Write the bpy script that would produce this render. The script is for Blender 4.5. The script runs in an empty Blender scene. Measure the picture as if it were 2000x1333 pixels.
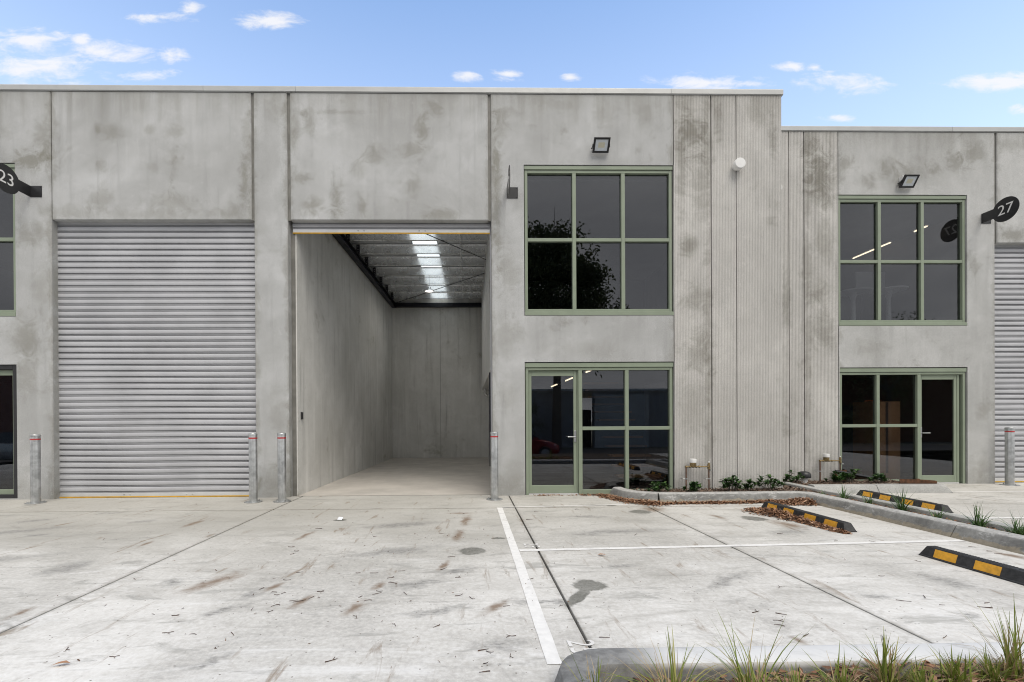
import bpy, math, random
from mathutils import Vector, Matrix
R = math.radians
random.seed(7)
sc = bpy.context.scene
col = sc.collection

# ------------------------------------------------------------------ camera
cam_d = bpy.data.cameras.new('camera'); cam = bpy.data.objects.new('camera', cam_d); col.objects.link(cam)
yaw, pit, rol = R(0.9538), R(-0.1862), R(-0.3132)
Fv = Vector((math.sin(yaw)*math.cos(pit), math.cos(yaw)*math.cos(pit), math.sin(pit)))
Rv = Vector((math.cos(yaw), -math.sin(yaw), 0)); Uv = Rv.cross(Fv)
R2 = Rv*math.cos(rol) + Uv*math.sin(rol); U2 = Uv*math.cos(rol) - Rv*math.sin(rol)
m = Matrix((R2, U2, -Fv)).transposed().to_4x4(); m.translation = Vector((0, -8.736, 1.41))
cam.matrix_world = m
cam_d.sensor_width = 36; cam_d.lens = 906.4/2000*36
cam_d.shift_x = (1000-931.05)/2000; cam_d.shift_y = (825.76-666.5)/2000
cam_d.clip_start = 0.05; cam_d.clip_end = 2000
sc.camera = cam

# ------------------------------------------------------------------ light and exposure
SUN_EL, SUN_AZ = R(58), R(160)        # azimuth measured clockwise from +Y
SKY_STRENGTH = 0.15
EXPOSURE = 0.85
sc.view_settings.view_transform = 'Standard'; sc.view_settings.look = 'None'
sc.view_settings.gamma = 1.0; sc.view_settings.use_curve_mapping = False
sc.view_settings.exposure = EXPOSURE
sc.cycles.use_denoising = True; sc.cycles.pixel_filter_type = 'BLACKMAN_HARRIS'; sc.cycles.filter_width = 1.05
sc.cycles.max_bounces = 10; sc.cycles.transparent_max_bounces = 16; sc.cycles.diffuse_bounces = 5
sun_d = bpy.data.lights.new('sun', 'SUN'); sun_d.energy = 1.35; sun_d.angle = R(38); sun_d.color = (1.0, 0.94, 0.85)
sun = bpy.data.objects.new('sun', sun_d); col.objects.link(sun)
sdir = Vector((math.sin(SUN_AZ)*math.cos(SUN_EL), math.cos(SUN_AZ)*math.cos(SUN_EL), math.sin(SUN_EL)))
sun.rotation_euler = sdir.to_track_quat('Z', 'Y').to_euler(); sun.location = (0, -20, 40)

world = bpy.data.worlds.new('World'); sc.world = world; world.use_nodes = True
wn = world.node_tree; wn.nodes.clear()
class NT:
    """short-hand for building node trees"""
    def __init__(s, t): s.t = t
    def n(s, typ, **kw):
        nd = s.t.nodes.new(typ)
        for k, v in kw.items():
            if k == 'ins':
                for i, val in v.items():
                    if isinstance(val, bpy.types.NodeSocket): s.t.links.new(val, nd.inputs[i])
                    else: nd.inputs[i].default_value = val
            else: setattr(nd, k, v)
        return nd
    def math(s, op, a, b=0.0, c=0.0, clamp=False):
        nd = s.n('ShaderNodeMath', operation=op, use_clamp=clamp, ins={0: a, 1: b, 2: c}); return nd.outputs[0]
    def vmath(s, op, a, b=(0, 0, 0)):
        nd = s.n('ShaderNodeVectorMath', operation=op, ins={0: a, 1: b})
        return nd.outputs['Value'] if op in ('LENGTH', 'DOT_PRODUCT') else nd.outputs[0]
    def mrange(s, v, a, b, c=0.0, d=1.0, smooth=True):
        nd = s.n('ShaderNodeMapRange', ins={0: v, 1: a, 2: b, 3: c, 4: d})
        nd.interpolation_type = 'SMOOTHSTEP' if smooth else 'LINEAR'; return nd.outputs[0]
    def mix(s, f, a, b, mode='MIX'):
        nd = s.n('ShaderNodeMix', data_type='RGBA', blend_type=mode)
        for sock, val in ((nd.inputs[0], f), (nd.inputs[6], a), (nd.inputs[7], b)):
            if isinstance(val, bpy.types.NodeSocket): s.t.links.new(val, sock)
            else: sock.default_value = val if not isinstance(val, tuple) or len(val) == 4 else (*val, 1)
        return nd.outputs[2]
    def noise(s, vec, scale, detail=4.0, rough=0.55, dist=0.0):
        nd = s.n('ShaderNodeTexNoise', ins={'Vector': vec, 'Scale': scale, 'Detail': detail, 'Roughness': rough, 'Distortion': dist})
        return nd.outputs[0]
    def scale(s, vec, xyz):
        return s.n('ShaderNodeMapping', ins={0: vec, 3: xyz}).outputs[0]
w = NT(wn)
sky = w.n('ShaderNodeTexSky', sky_type='NISHITA', sun_disc=False, sun_elevation=SUN_EL, sun_rotation=SUN_AZ,
          air_density=1.0, dust_density=0.6, ozone_density=1.0, altitude=0)
CLOUD = [(-0.933, 0.81, 0.091, 0.022), (-0.773, 0.783, 0.081, 0.018), (-0.896, 0.751, 0.118, 0.026), (-0.665, 0.86, 0.056, 0.01), (-0.428, 0.857, 0.063, 0.014), (-0.61, 0.782, 0.035, 0.011), (-0.677, 0.74, 0.056, 0.008), (0.0, 0.743, 0.029, 0.01), (0.086, 0.745, 0.035, 0.009), (0.522, 0.731, 0.118, 0.014), (0.704, 0.769, 0.041, 0.009), (0.755, 0.766, 0.023, 0.006), (0.823, 0.732, 0.096, 0.016), (1.164, 0.74, 0.097, 0.016), (0.811, 0.655, 0.04, 0.006), (1.215, 0.677, 0.028, 0.009), (-0.584, 0.882, 0.024, 0.009), (0.223, 0.74, 0.02, 0.007), (-0.818, 0.814, 0.021, 0.009)]
dirv = w.n('ShaderNodeTexCoord').outputs['Generated']
sep = w.n('ShaderNodeSeparateXYZ', ins={0: dirv})
dx, dy, dz = sep.outputs
dys = w.math('MAXIMUM', dy, 0.05)
u = w.math('DIVIDE', dx, dys); v = w.math('DIVIDE', dz, dys)
uv = w.n('ShaderNodeCombineXYZ', ins={0: u, 1: v, 2: 0.0}).outputs[0]
uvs = w.scale(uv, (1, 2.4, 1))
nz = w.noise(uvs, 13.0, 8.0, 0.66, 0.35)
nz2 = w.noise(w.scale(uv, (1, 5, 1)), 5.0, 3.0, 0.55, 0.5)
tot = None
for cx, cy, ra, rb in CLOUD:
    d = w.vmath('SUBTRACT', uv, (cx, cy, 0)); d = w.vmath('MULTIPLY', d, (1/(ra*1.3), 1/(rb*1.75), 0))
    f = w.math('SUBTRACT', 1.0, w.vmath('LENGTH', d))
    tot = f if tot is None else w.math('MAXIMUM', tot, f)
tot = w.math('ADD', tot, w.math('MULTIPLY', w.math('SUBTRACT', nz, 0.5), 2.7))
tot = w.math('ADD', tot, w.math('MULTIPLY', w.math('SUBTRACT', nz2, 0.5), 1.3))
m1 = w.math('MULTIPLY', w.mrange(tot, 0.05, 1.05), w.mrange(dy, 0.1, 0.3))
# broken cloud layer over the rest of the sky
dzp = w.math('ADD', w.math('MAXIMUM', dz, 0.0), 0.18)
pl = w.n('ShaderNodeCombineXYZ', ins={0: w.math('DIVIDE', dx, dzp), 1: w.math('DIVIDE', dy, dzp), 2: 0.0}).outputs[0]
nb = w.noise(pl, 0.9, 6.0, 0.55, 0.3)
thr = w.mrange(dy, -0.25, 0.55, 0.12, 0.85)
m2 = w.mrange(w.math('SUBTRACT', nb, thr), -0.08, 0.14)
CL = 3.9
cloudcol = w.mix(w.mrange(nb, 0.3, 0.7), (CL*0.72, CL*0.73, CL*0.76), (CL*1.1, CL*1.1, CL*1.1))
tint = w.mix(1.0, sky.outputs[0], (0.80, 1.0, 1.13), 'MULTIPLY')
veil = w.mix(w.mrange(dz, 0.74, 0.18, 0.03, 0.50, False), tint, (5.1, 5.3, 5.6))       # haze thickens towards the horizon
c = w.mix(m2, veil, cloudcol)
c = w.mix(w.math('MULTIPLY', m1, 0.9), c, (3.55, 3.55, 3.65))
bg = w.n('ShaderNodeBackground', ins={0: c, 1: SKY_STRENGTH})
w.n('ShaderNodeOutputWorld', ins={0: bg.outputs[0]})

# ------------------------------------------------------------------ materials
MATS = {}
def new_mat(name):
    mt = bpy.data.materials.new(name); mt.use_nodes = True; mt.node_tree.nodes.clear()
    MATS[name] = mt
    return mt, NT(mt.node_tree)
def finish(t, color, rough=0.6, metal=0.0, bump=None, bstr=0.2, bdist=0.01, spec=0.5, **extra):
    ins = {'Base Color': color if not isinstance(color, tuple) else (*color, 1), 'Roughness': rough, 'Metallic': metal, 'Specular IOR Level': spec}
    ins.update(extra)
    if bump is not None:
        ins['Normal'] = t.n('ShaderNodeBump', ins={'Strength': bstr, 'Distance': bdist, 'Height': bump}).outputs[0]
    p = t.n('ShaderNodeBsdfPrincipled', ins=ins)
    t.n('ShaderNodeOutputMaterial', ins={0: p.outputs[0]})
def pos(t): return t.n('ShaderNodeNewGeometry').outputs['Position']
def simple(name, c, rough=0.5, metal=0.0, var=0.12, scale=6.0, bump=0.0, spec=0.5, grime=0.0):
    mt, t = new_mat(name); P = pos(t)
    n = t.noise(P, scale, 5.0, 0.6)
    lo = tuple(x*(1-var) for x in c); hi = tuple(min(1, x*(1+var)) for x in c)
    cc = t.mix(t.mrange(n, 0.3, 0.7), lo, hi)
    if grime:
        g = t.noise(P, scale*0.35, 6.0, 0.65)
        cc = t.mix(t.math('MULTIPLY', t.mrange(g, 0.5, 0.75), grime), cc, (0.09, 0.08, 0.06))
    rr = t.mrange(t.noise(P, scale*3, 3.0), 0.2, 0.8, max(0.02, rough-0.08), min(1, rough+0.08))
    finish(t, cc, rr, metal, n if bump else None, bump, 0.004, spec)
    return mt
def ellipse_mask(t, P, plane, cx, cy, rx, ry, ang, soft, wob):
    """soft blot with a ragged edge; plane 'XZ' or 'XY'"""
    loc = (cx, cy, 0) if plane == 'XY' else (cx, 0, cy)
    d = t.vmath('SUBTRACT', P, loc)
    rot = (0, 0, -ang) if plane == 'XY' else (0, ang, 0)
    sc_ = (1/rx, 1/ry, 0) if plane == 'XY' else (1/rx, 0, 1/ry)
    d = t.n('ShaderNodeMapping', ins={0: d, 2: rot, 3: (1, 1, 1)}).outputs[0]
    d = t.vmath('MULTIPLY', d, sc_)
    L = t.math('ADD', t.vmath('LENGTH', d), wob)
    return t.mrange(L, 1.0-soft, 1.0, 1.0, 0.0)

def concrete(name, lo, hi, blot, blot_amt, stains=(), streak=0.5, bump=0.25, seed=0.0, fine=0.06, edges=()):
    mt, t = new_mat(name); P = pos(t)
    Q = t.vmath('ADD', P, (seed*3.1, seed*1.7, seed*2.3))
    big = t.noise(Q, 0.55, 5.0, 0.6, 0.4)
    cc = t.mix(t.mrange(big, 0.3, 0.7), lo, hi)
    # trowel and form-work clouding
    md = t.noise(Q, 2.3, 6.0, 0.62, 0.6)
    cc = t.mix(t.mrange(md, 0.25, 0.75, 0.0, 0.38), cc, tuple(x*0.86 for x in lo))
    # run-down streaks
    st = t.noise(t.scale(Q, (5.0, 5.0, 0.35)), 1.0, 5.0, 0.6, 0.2)
    stm = t.math('MULTIPLY', t.mrange(st, 0.52, 0.78), streak)
    cc = t.mix(stm, cc, tuple(x*0.72 for x in lo))
    sl = t.math('MULTIPLY', t.mrange(st, 0.48, 0.22), streak*0.5)
    cc = t.mix(sl, cc, tuple(min(1, x*1.16) for x in hi))
    # blotches of old damp and form oil
    bl = t.noise(Q, 0.8, 6.0, 0.66, 0.9)
    bl2 = t.noise(Q, 3.7, 5.0, 0.65, 0.4)
    bm = t.math('MULTIPLY', t.mrange(t.math('ADD', bl, t.math('MULTIPLY', t.math('SUBTRACT', bl2, 0.5), 0.35)), 0.58, 0.80), blot_amt)
    cc = t.mix(bm, cc, blot)
    if stains:
        wob = t.math('MULTIPLY', t.math('SUBTRACT', t.noise(Q, 3.2, 7.0, 0.72, 1.2), 0.5), 2.6)
        for (cx, cz, rx, rz, s) in stains:
            mk = ellipse_mask(t, P, 'XZ', cx, cz, rx, rz, 0.0, 0.95, wob)
            cc = t.mix(t.math('MULTIPLY', mk, s), cc, blot)
    if edges:
        S_ = t.n('ShaderNodeSeparateXYZ', ins={0: P}).outputs
        runs = t.noise(t.scale(Q, (3.4, 1.0, 0.16)), 1.0, 6.0, 0.66, 0.4)
        lim = t.math('ADD', S_[2], t.math('MULTIPLY', t.math('SUBTRACT', runs, .5), 2.6))
        cc = t.mix(t.math('MULTIPLY', t.mrange(lim, 6.95, 7.95), .34), cc, blot)
        jn = t.noise(t.scale(Q, (1.0, 1.0, 0.8)), 2.6, 5.0, 0.7, 0.8)
        for xj in edges:
            dj = t.math('ABSOLUTE', t.math('SUBTRACT', S_[0], xj))
            dj = t.math('SUBTRACT', dj, t.math('MULTIPLY', t.math('SUBTRACT', jn, .52), .55))
            cc = t.mix(t.math('MULTIPLY', t.mrange(dj, .13, .0), .34), cc, blot)
        bz = t.math('SUBTRACT', S_[2], t.math('MULTIPLY', t.math('SUBTRACT', jn, .5), 1.2))
        cc = t.mix(t.math('MULTIPLY', t.mrange(bz, .45, .0), .25), cc, blot)
    fn = t.noise(Q, 60.0, 3.0, 0.6)
    mo = t.noise(Q, 9.0, 7.0, 0.7, 1.0)
    cc = t.mix(t.mrange(mo, 0.55, 0.75, 0.0, 0.32), cc, tuple(x*0.7 for x in lo)); cc = t.mix(t.mrange(mo, 0.42, 0.25, 0.0, 0.3), cc, tuple(min(1, x*1.2) for x in hi))
    cc = t.mix(fine*3, cc, t.mix(t.mrange(fn, 0.3, 0.7), (0.12, 0.12, 0.12), (0.62, 0.62, 0.6)), 'OVERLAY')
    # pin holes
    vo = t.n('ShaderNodeTexVoronoi', ins={'Vector': Q, 'Scale': 5.0, 'Randomness': 1.0}).outputs['Distance']
    cc = t.mix(t.mrange(vo, 0.035, 0.015, 0, 0.7), cc, (0.10, 0.095, 0.085))
    h = t.math('ADD', t.math('MULTIPLY', md, 0.6), t.math('MULTIPLY', fn, 0.25))
    finish(t, cc, t.mrange(big, 0.3, 0.7, 0.72, 0.9), 0.0, h, bump, 0.006, 0.35)
    return mt

WS = [(-5.42,6.82,.22,.2,.5),(-6.62,6.82,.3,.22,.55),(-6.85,6.85,.1,.12,.6),(-5.9,6.85,.12,.12,.5),(-6.8,6.2,.12,.16,.5),(-5.85,6.17,.14,.14,.4),(-6.8,5.55,.3,.3,.5),(-5.5,5.5,.6,.25,.5),(-4.35,5.3,.35,.2,.5),
      (-4.15,6.0,.13,.6,.8),(-4.1,6.9,.12,.4,.45),(-5.9,5.28,1.6,.14,.35),(-7.55,5.3,.5,.2,.4),(-8.1,6.3,.6,.22,.9),(-7.85,6.7,.22,.4,.6),(-8.55,6.8,.2,.2,.4),(-8.1,4.9,.4,.3,.6),(-8.15,3.0,.4,.5,.65),(-8.2,2.3,.3,.5,.5),(-7.9,3.9,.25,.5,.4),
      (-2.95,7.0,.16,.3,.6),(-.85,6.9,.16,.4,.8),(-.6,7.3,.2,.2,.6),(-1.0,6.5,.35,.2,.6),(-1.75,6.4,.3,.25,.6),(-2.0,6.15,.25,.25,.45),(-2.9,5.45,.28,.2,.8),(-2.45,5.55,.16,.4,.8),(-3.1,5.95,.25,.12,.6),(-.5,5.3,.4,.14,.7),(-1.0,5.85,.2,.3,.5),(-3.2,6.9,.12,.5,.5),(-2.4,7.2,.7,.06,.4),
      (.55,5.5,.12,1.6,.7),(.62,6.9,.22,.4,.5),(.7,7.2,.3,.2,.4),(.55,6.3,.14,.3,.6),(.75,4.2,.3,.6,.4),(.7,3.0,.35,.5,.35),(.75,1.9,.25,.4,.3),(.9,.3,.25,.4,.35),(1.7,7.35,.5,.15,.4),(2.6,7.2,.3,.3,.35),(3.4,7.2,.35,.35,.35),
      (-3.6,7.3,.3,.3,.35),(-3.55,1.5,.25,.7,.35),(-3.6,.3,.4,.35,.4),(-8.2,.3,.4,.4,.35),(2.2,2.75,.9,.2,.25)]
concrete('concrete_wall', (.375,.378,.376), (.545,.553,.56), (.155,.145,.105), .6, [(a,b,c*1.15,d*1.15,e*.62) for a,b,c,d,e in WS], .45, .18, 0.0, .06, (-7.7, -4.0, -3.34, .42, 3.9))
WB = [(9.0,6.8,.3,.3,.6),(8.6,6.5,.2,.2,.5),(10.5,6.9,.25,.25,.6),(10.9,7.1,.4,.3,.6),(8.1,6.9,.25,.2,.6),(10.9,4.7,.2,.2,.5),(9.5,6.7,.6,.2,.35),(11.8,5.35,.5,.2,.7),(11.8,7.3,.5,.2,.4),(11.1,1.6,.2,.25,.5),(11.05,.3,.3,.4,.4),(8.6,2.9,.5,.25,.35)]
concrete('concrete_wall_far', (.37,.372,.365), (.53,.533,.53), (.15,.142,.11), .62, [(a,b,c*1.2,d*1.2,e*.7) for a,b,c,d,e in WB], .4, .18, 3.0, .06, (7.92, 11.37))
RS = [(4.25,6.85,.42,.45,.85),(4.4,5.9,.25,.8,.45),(4.2,4.7,.2,.2,.7),(4.3,3.7,.35,.35,.55),(4.4,2.7,.3,.5,.6),(4.05,6.3,.12,1.6,.5),(5.8,6.8,.1,.5,.6),(4.75,7.1,.12,.5,.5),(5.5,7.2,.3,.25,.35),(4.25,1.6,.35,.7,.35),
      (7.55,6.6,.4,.7,.85),(7.3,7.2,.3,.3,.6),(7.6,5.2,.25,.6,.5),(7.5,4.1,.3,.3,.6),(7.6,3.3,.3,.5,.5),(6.8,4.0,.14,.9,.5)]
concrete('ribbed_concrete', (.46,.45,.43), (.60,.59,.57), (.14,.13,.10), .55, [(a,b,c*1.2,d*1.2,e*.75) for a,b,c,d,e in RS], .4, .1, 1.3, .06, (4.55, 7.25))
concrete('interior_concrete', (.54,.535,.51), (.68,.675,.655), (.25,.24,.185), .85, (), .9, .1, 5.0)
concrete('kerb_pale', (.32,.32,.31), (.48,.48,.465), (.20,.195,.18), .6, (), .4, .35, 8.0, .1)
def kerb_mat():
    mt, t = new_mat('kerb_concrete'); P = pos(t); n1 = t.noise(P, 3.0, 7.0, .7, .8); n2 = t.noise(P, 22, 5, .7); n3 = t.noise(t.scale(P, (1, 1, 2.2)), 5.0, 7.0, .72, 1.2)
    z = t.n('ShaderNodeSeparateXYZ', ins={0: P}).outputs[2]
    cc = t.mix(t.mrange(n1, .3, .7), (.15,.15,.145), (.26,.26,.25))
    cc = t.mix(t.mrange(n3, .56, .66, 0, .75), cc, (.46,.46,.45))                     # scraped, limey patches
    tan = t.mrange(t.math('ADD', z, t.math('MULTIPLY', t.math('SUBTRACT', n3, .5), .16)), .055, .035)
    cc = t.mix(t.math('MULTIPLY', tan, .7), cc, (.33,.285,.21))                       # mud splash at the foot
    top = t.mrange(t.math('ADD', z, t.math('MULTIPLY', t.math('SUBTRACT', n1, .5), .02)), .128, .147)
    cc = t.mix(t.math('MULTIPLY', top, t.mrange(n2, .3, .6, .6, .95)), cc, (.42,.415,.40))   # trafficked top
    cc = t.mix(.3, cc, t.mix(t.mrange(n2, .3, .7), (.2,.2,.2), (.7,.7,.7)), 'OVERLAY')
    finish(t, cc, .85, 0, n2, .35, .006, .3)
kerb_mat()

def ground_concrete():
    mt, t = new_mat('paving_concrete'); P = pos(t)
    big = t.noise(P, 0.45, 5.0, 0.62, 0.5)
    cc = t.mix(t.mrange(big, 0.3, 0.7), (.47,.455,.425), (.665,.65,.62))
    # broom and tyre texture, drawn out along the drive
    br = t.noise(t.n('ShaderNodeMapping', ins={0: P, 2: (0, 0, R(22)), 3: (1.1, 5.5, 1)}).outputs[0], 2.2, 7.0, 0.68, 0.5)
    cc = t.mix(t.mrange(br, 0.42, 0.22, 0.0, 0.75), cc, (.76,.75,.735))
    cc = t.mix(t.mrange(br, 0.55, 0.8, 0.0, 0.8), cc, (.30,.29,.27))
    md = t.noise(P, 3.2, 7.0, 0.7, 0.8)
    cc = t.mix(t.mrange(md, 0.52, 0.78, 0.0, 0.6), cc, (.29,.275,.25))
    gz = t.noise(P, 26.0, 6.0, 0.75, 0.3)
    cc = t.mix(0.3, cc, t.mix(t.mrange(gz, 0.3, 0.7), (.2,.2,.2), (.74,.74,.73)), 'OVERLAY')
    g2 = t.noise(t.n('ShaderNodeMapping', ins={0: P, 2: (0, 0, R(24)), 3: (1, 3.5, 1)}).outputs[0], 34.0, 4.0, 0.7)
    cc = t.mix(t.mrange(g2, 0.60, 0.78, 0.0, 0.5), cc, (.27,.26,.235))
    # broad worn and clean areas
    wr = t.noise(t.n('ShaderNodeMapping', ins={0: P, 2: (0, 0, R(-12)), 3: (.5, 1.3, 1)}).outputs[0], 1.0, 8.0, 0.7, 1.4)
    cc = t.mix(t.mrange(wr, 0.50, 0.72, 0.0, 0.55), cc, (.30,.285,.255))
    cc = t.mix(t.mrange(wr, 0.46, 0.28, 0.0, 0.6), cc, (.76,.755,.74))
    # building's shade painted into the colour: darker towards the fronts, patchy towards the bays
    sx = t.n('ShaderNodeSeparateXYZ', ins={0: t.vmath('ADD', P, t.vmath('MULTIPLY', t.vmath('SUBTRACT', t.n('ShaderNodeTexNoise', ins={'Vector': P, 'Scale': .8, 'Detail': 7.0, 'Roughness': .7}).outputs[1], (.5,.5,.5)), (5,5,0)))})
    wall_shade = t.math('MULTIPLY', t.mrange(sx.outputs[1], -5.6, -1.8), t.mrange(sx.outputs[0], 4.5, -1.5, .45, 1.0))
    cc = t.mix(t.math('MULTIPLY', wall_shade, .62), cc, (.33,.318,.285))
    wob0 = t.math('SUBTRACT', t.noise(P, 7.0, 6.0, 0.7, 0.5), 0.5)
    nw = t.n('ShaderNodeTexNoise', ins={'Vector': P, 'Scale': 3.0, 'Detail': 6.0, 'Roughness': .7}).outputs[1]
    P0 = P
    Pw = t.vmath('ADD', P, t.vmath('MULTIPLY', t.vmath('SUBTRACT', nw, (.5,.5,.5)), (.42,.42,0)))
    wob = t.math('MULTIPLY', wob0, 1.3)
    STREAK = [(-2.1,-4.21,-2.41,-4.92,.16),(-1.95,-2.58,-2.12,-3.32,.07),(-1.63,-4.57,-1.71,-4.9,.06),(-1.24,-4.87,-1.4,-5.26,.06),(-3.84,-1.84,-3.88,-2.5,.09),(-3.78,-3.09,-3.78,-3.48,.06),(-3.34,-5.12,-3.37,-5.35,.08),(.01,-1.69,-.1,-2.61,.1),(-.1,-2.61,-.19,-3.39,.1),(.32,-5.06,.05,-5.42,.07),(-.83,-5.04,-.92,-5.37,.1),(-.19,-3.93,-.32,-4.43,.06),(-.73,-4.58,-.81,-4.85,.06),(-.38,-1.61,.12,-1.63,.09),(3.59,-1.85,3.61,-2.28,.09),(2.1,-5.74,2.11,-5.9,.06),(4.2,-2.3,4.3,-2.9,.25),(5.5,-3.85,5.6,-4.3,.12),(3.0,-1.3,2.8,-1.6,.3)]
    TYRE = [(-.65,-5.4,.11,-5.14,.1),(.11,-5.14,1.05,-5.17,.08),(-1.46,-3.95,-.23,-3.46,.22),(.93,-3.02,2.67,-2.77,.2),(-.76,-4.81,-.18,-4.62,.14),(-.28,-4.47,.07,-4.28,.12),(-1.95,-5.34,-1.74,-5.15,.1),(-1.66,-6.05,-1.44,-5.88,.08),(-2.75,-4.62,-2.54,-4.59,.12),(-6.53,-2.08,-6.09,-1.75,.16),(-5.78,-1.44,-5.44,-1.38,.1),(-3.97,-4.35,-3.88,-3.93,.25),(-5.53,-2.9,-5.32,-2.73,.12),(-4.79,-2.1,-4.57,-1.99,.16),(1.72,-5.05,2.78,-4.38,.12),(4.06,-4.62,4.22,-4.97,.22),(3.1,-5.09,3.37,-5.1,.1),(3.53,-5.41,3.61,-5.53,.1),(-1.84,-4.94,-1.64,-4.94,.08),(-.02,-5.81,.42,-5.8,.1),(-7,-3.2,-5.2,-2.2,.2),(-6,-4.4,-4.2,-3.5,.2),(3.6,-3.1,4.4,-2.9,.18),(1.3,-4.3,1.6,-4.2,.1),(-1.6,-2.6,-.2,-2.2,.2),(1.2,-2.0,2.2,-1.95,.12)]
    def seg(x0, y0, x1, y1, wd):
        L = math.hypot(x1-x0, y1-y0)
        return (x0+x1)/2, (y0+y1)/2, L/2+wd*.5, wd*.95, math.atan2(y1-y0, x1-x0)
    rn = t.noise(t.n('ShaderNodeMapping', ins={0: P, 2: (0, 0, R(-14)), 3: (5.2, 1.0, 1)}).outputs[0], 1.25, 7.0, 0.68, 0.5)
    cc = t.mix(t.mrange(rn, 0.575, 0.72, 0.0, 0.8), cc, (.21,.155,.105))
    sm = t.noise(t.n('ShaderNodeMapping', ins={0: P, 2: (0, 0, R(18)), 3: (.9, 3.0, 1)}).outputs[0], 1.5, 8.0, 0.72, 0.9)
    cc = t.mix(t.mrange(sm, 0.535, 0.68, 0.0, 0.6), cc, (.255,.25,.23))
    tm = None
    for s in TYRE:
        k = ellipse_mask(t, Pw, 'XY', *seg(*s), 1.0, wob); tm = k if tm is None else t.math('MAXIMUM', tm, k)
    grain = t.mrange(t.noise(t.scale(P, (9, 22, 1)), 2.0, 4.0, 0.7), 0.35, 0.65, 0.35, 1.0)
    cc = t.mix(t.math('MULTIPLY', t.math('MULTIPLY', tm, grain), 0.95), cc, (.20,.195,.185))
    Ps = t.vmath('ADD', P, t.vmath('MULTIPLY', t.vmath('SUBTRACT', nw, (.5,.5,.5)), (.16,.16,0)))
    rm = None
    for s in STREAK:
        k = ellipse_mask(t, Ps, 'XY', *seg(*s), 1.0, wob); rm = k if rm is None else t.math('MAXIMUM', rm, k)
    cc = t.mix(t.math('MULTIPLY', t.math('POWER', rm, 1.2), 0.85), cc, (.175,.115,.07))
    # hard edged damp patches
    wm = None
    for (x, y, a, b, g) in [(.026,-3.71,.17,.16,.2),(1.02,-4.79,.17,.15,.3),(.87,-5.04,.26,.065,1.0),(2.62,-1.64,.2,.17,0),(4.05,-2.2,.18,.2,.3),(.35,-3.17,.09,.05,0),(-1.86,-2.05,.11,.07,0),(2.35,-1.12,.1,.05,0)]:
        k = ellipse_mask(t, P, 'XY', x, y, a, b, g, 0.3, t.math('MULTIPLY', wob0, 1.1)); wm = k if wm is None else t.math('MAXIMUM', wm, k)
    cc = t.mix(t.math('MULTIPLY', wm, t.mrange(md, .3, .65, .72, .95)), cc, t.mix(t.mrange(gz, .35, .65), (.105,.104,.09), (.19,.187,.165)))
    # dirt gathered along the saw cuts
    Sg = t.n('ShaderNodeSeparateXYZ', ins={0: P}).outputs
    for ax, xj in ((0, -3.167), (0, .746), (0, 2.904), (1, -1.22)):
        dj = t.math('ADD', t.math('ABSOLUTE', t.math('SUBTRACT', Sg[ax], xj)), t.math('MULTIPLY', wob0, .16))
        cc = t.mix(t.math('MULTIPLY', t.mrange(dj, .06, .0), .34), cc, (.22,.205,.175))
    # grit
    vo = t.n('ShaderNodeTexVoronoi', ins={'Vector': P, 'Scale': 14.0}).outputs['Distance']
    cc = t.mix(t.mrange(vo, 0.10, 0.05, 0, 0.85), cc, (.09,.07,.05))
    rough = t.math('SUBTRACT', t.mrange(big, 0.3, 0.7, 0.7, 0.86), t.math('MULTIPLY', wm, 0.2))
    finish(t, cc, rough, 0.0, t.math('ADD', t.math('MULTIPLY', br, 0.5), gz), 0.1, 0.004, 0.35)
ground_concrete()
simple('warehouse_floor', (.47,.44,.40), .6, 0, .12, 1.3, .05)
simple('joint_filler', (.05,.05,.045), .8, 0, .3, 20)
simple('sealant', (.17,.165,.15), .6, 0, .2, 5)
simple('capping', (.43,.435,.43), .42, .25, .06, 2)
simple('sage_frame', (.222,.262,.195), .45, 0, .05, 3, 0, .5)
simple('black_frame', (.02,.02,.022), .5, 0, .2, 6)
simple('gap_black', (.012,.012,.012), .8, 0, .1, 6)
simple('shutter_metal', (.44,.445,.465), .5, .2, .08, 1.2, 0, .5, .06)
simple('shutter_rail', (.62,.62,.62), .4, .4, .05, 3)
simple('yellow_strip', (.62,.36,.03), .55, 0, .15, 8)
simple('galvanised', (.46,.47,.47), .36, .8, .22, 9, .05)
simple('red_tape', (.42,.03,.03), .45, 0, .1, 8)
simple('black_paint', (.018,.018,.02), .42, 0, .15, 5)
simple('white_print', (.75,.75,.74), .5, 0, .04, 20)
simple('white_plastic', (.74,.74,.73), .4, 0, .03, 8)
simple('rubber', (.026,.026,.027), .66, 0, .4, 22, .3)
simple('reflector_yellow', (.70,.35,.03), .5, 0, .12, 25, .1, .5, .35)
simple('line_paint', (.72,.71,.69), .7, 0, .06, 14, .2, .3, .35)
simple('worn_paint', (.66,.65,.63), .75, 0, .05, 14, .2, .3, .2)
simple('copper', (.16,.085,.055), .55, .5, .35, 20)
simple('brass', (.22,.16,.075), .5, .5, .35, 25)
simple('steel_dark', (.012,.013,.018), .5, .2, .2, 5)
simple('navy', (.010,.011,.024), .5, 0, .1, 5)
simple('purlin_metal', (.78,.79,.79), .24, .7, .06, 3)
simple('plaster', (.66,.66,.645), .8, 0, .04, 2)
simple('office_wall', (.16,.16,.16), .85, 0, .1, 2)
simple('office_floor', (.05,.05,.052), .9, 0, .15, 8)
simple('rust', (.10,.045,.022), .85, .2, .45, 14, .3)
simple('cardboard', (.46,.25,.12), .8, 0, .1, 5)
simple('orange_cloth', (.75,.16,.02), .8, 0, .1, 9)
simple('soil', (.075,.055,.042), .95, 0, .4, 14, .5)
simple('asphalt', (.05,.05,.052), .9, 0, .2, 30, .3)
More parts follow.
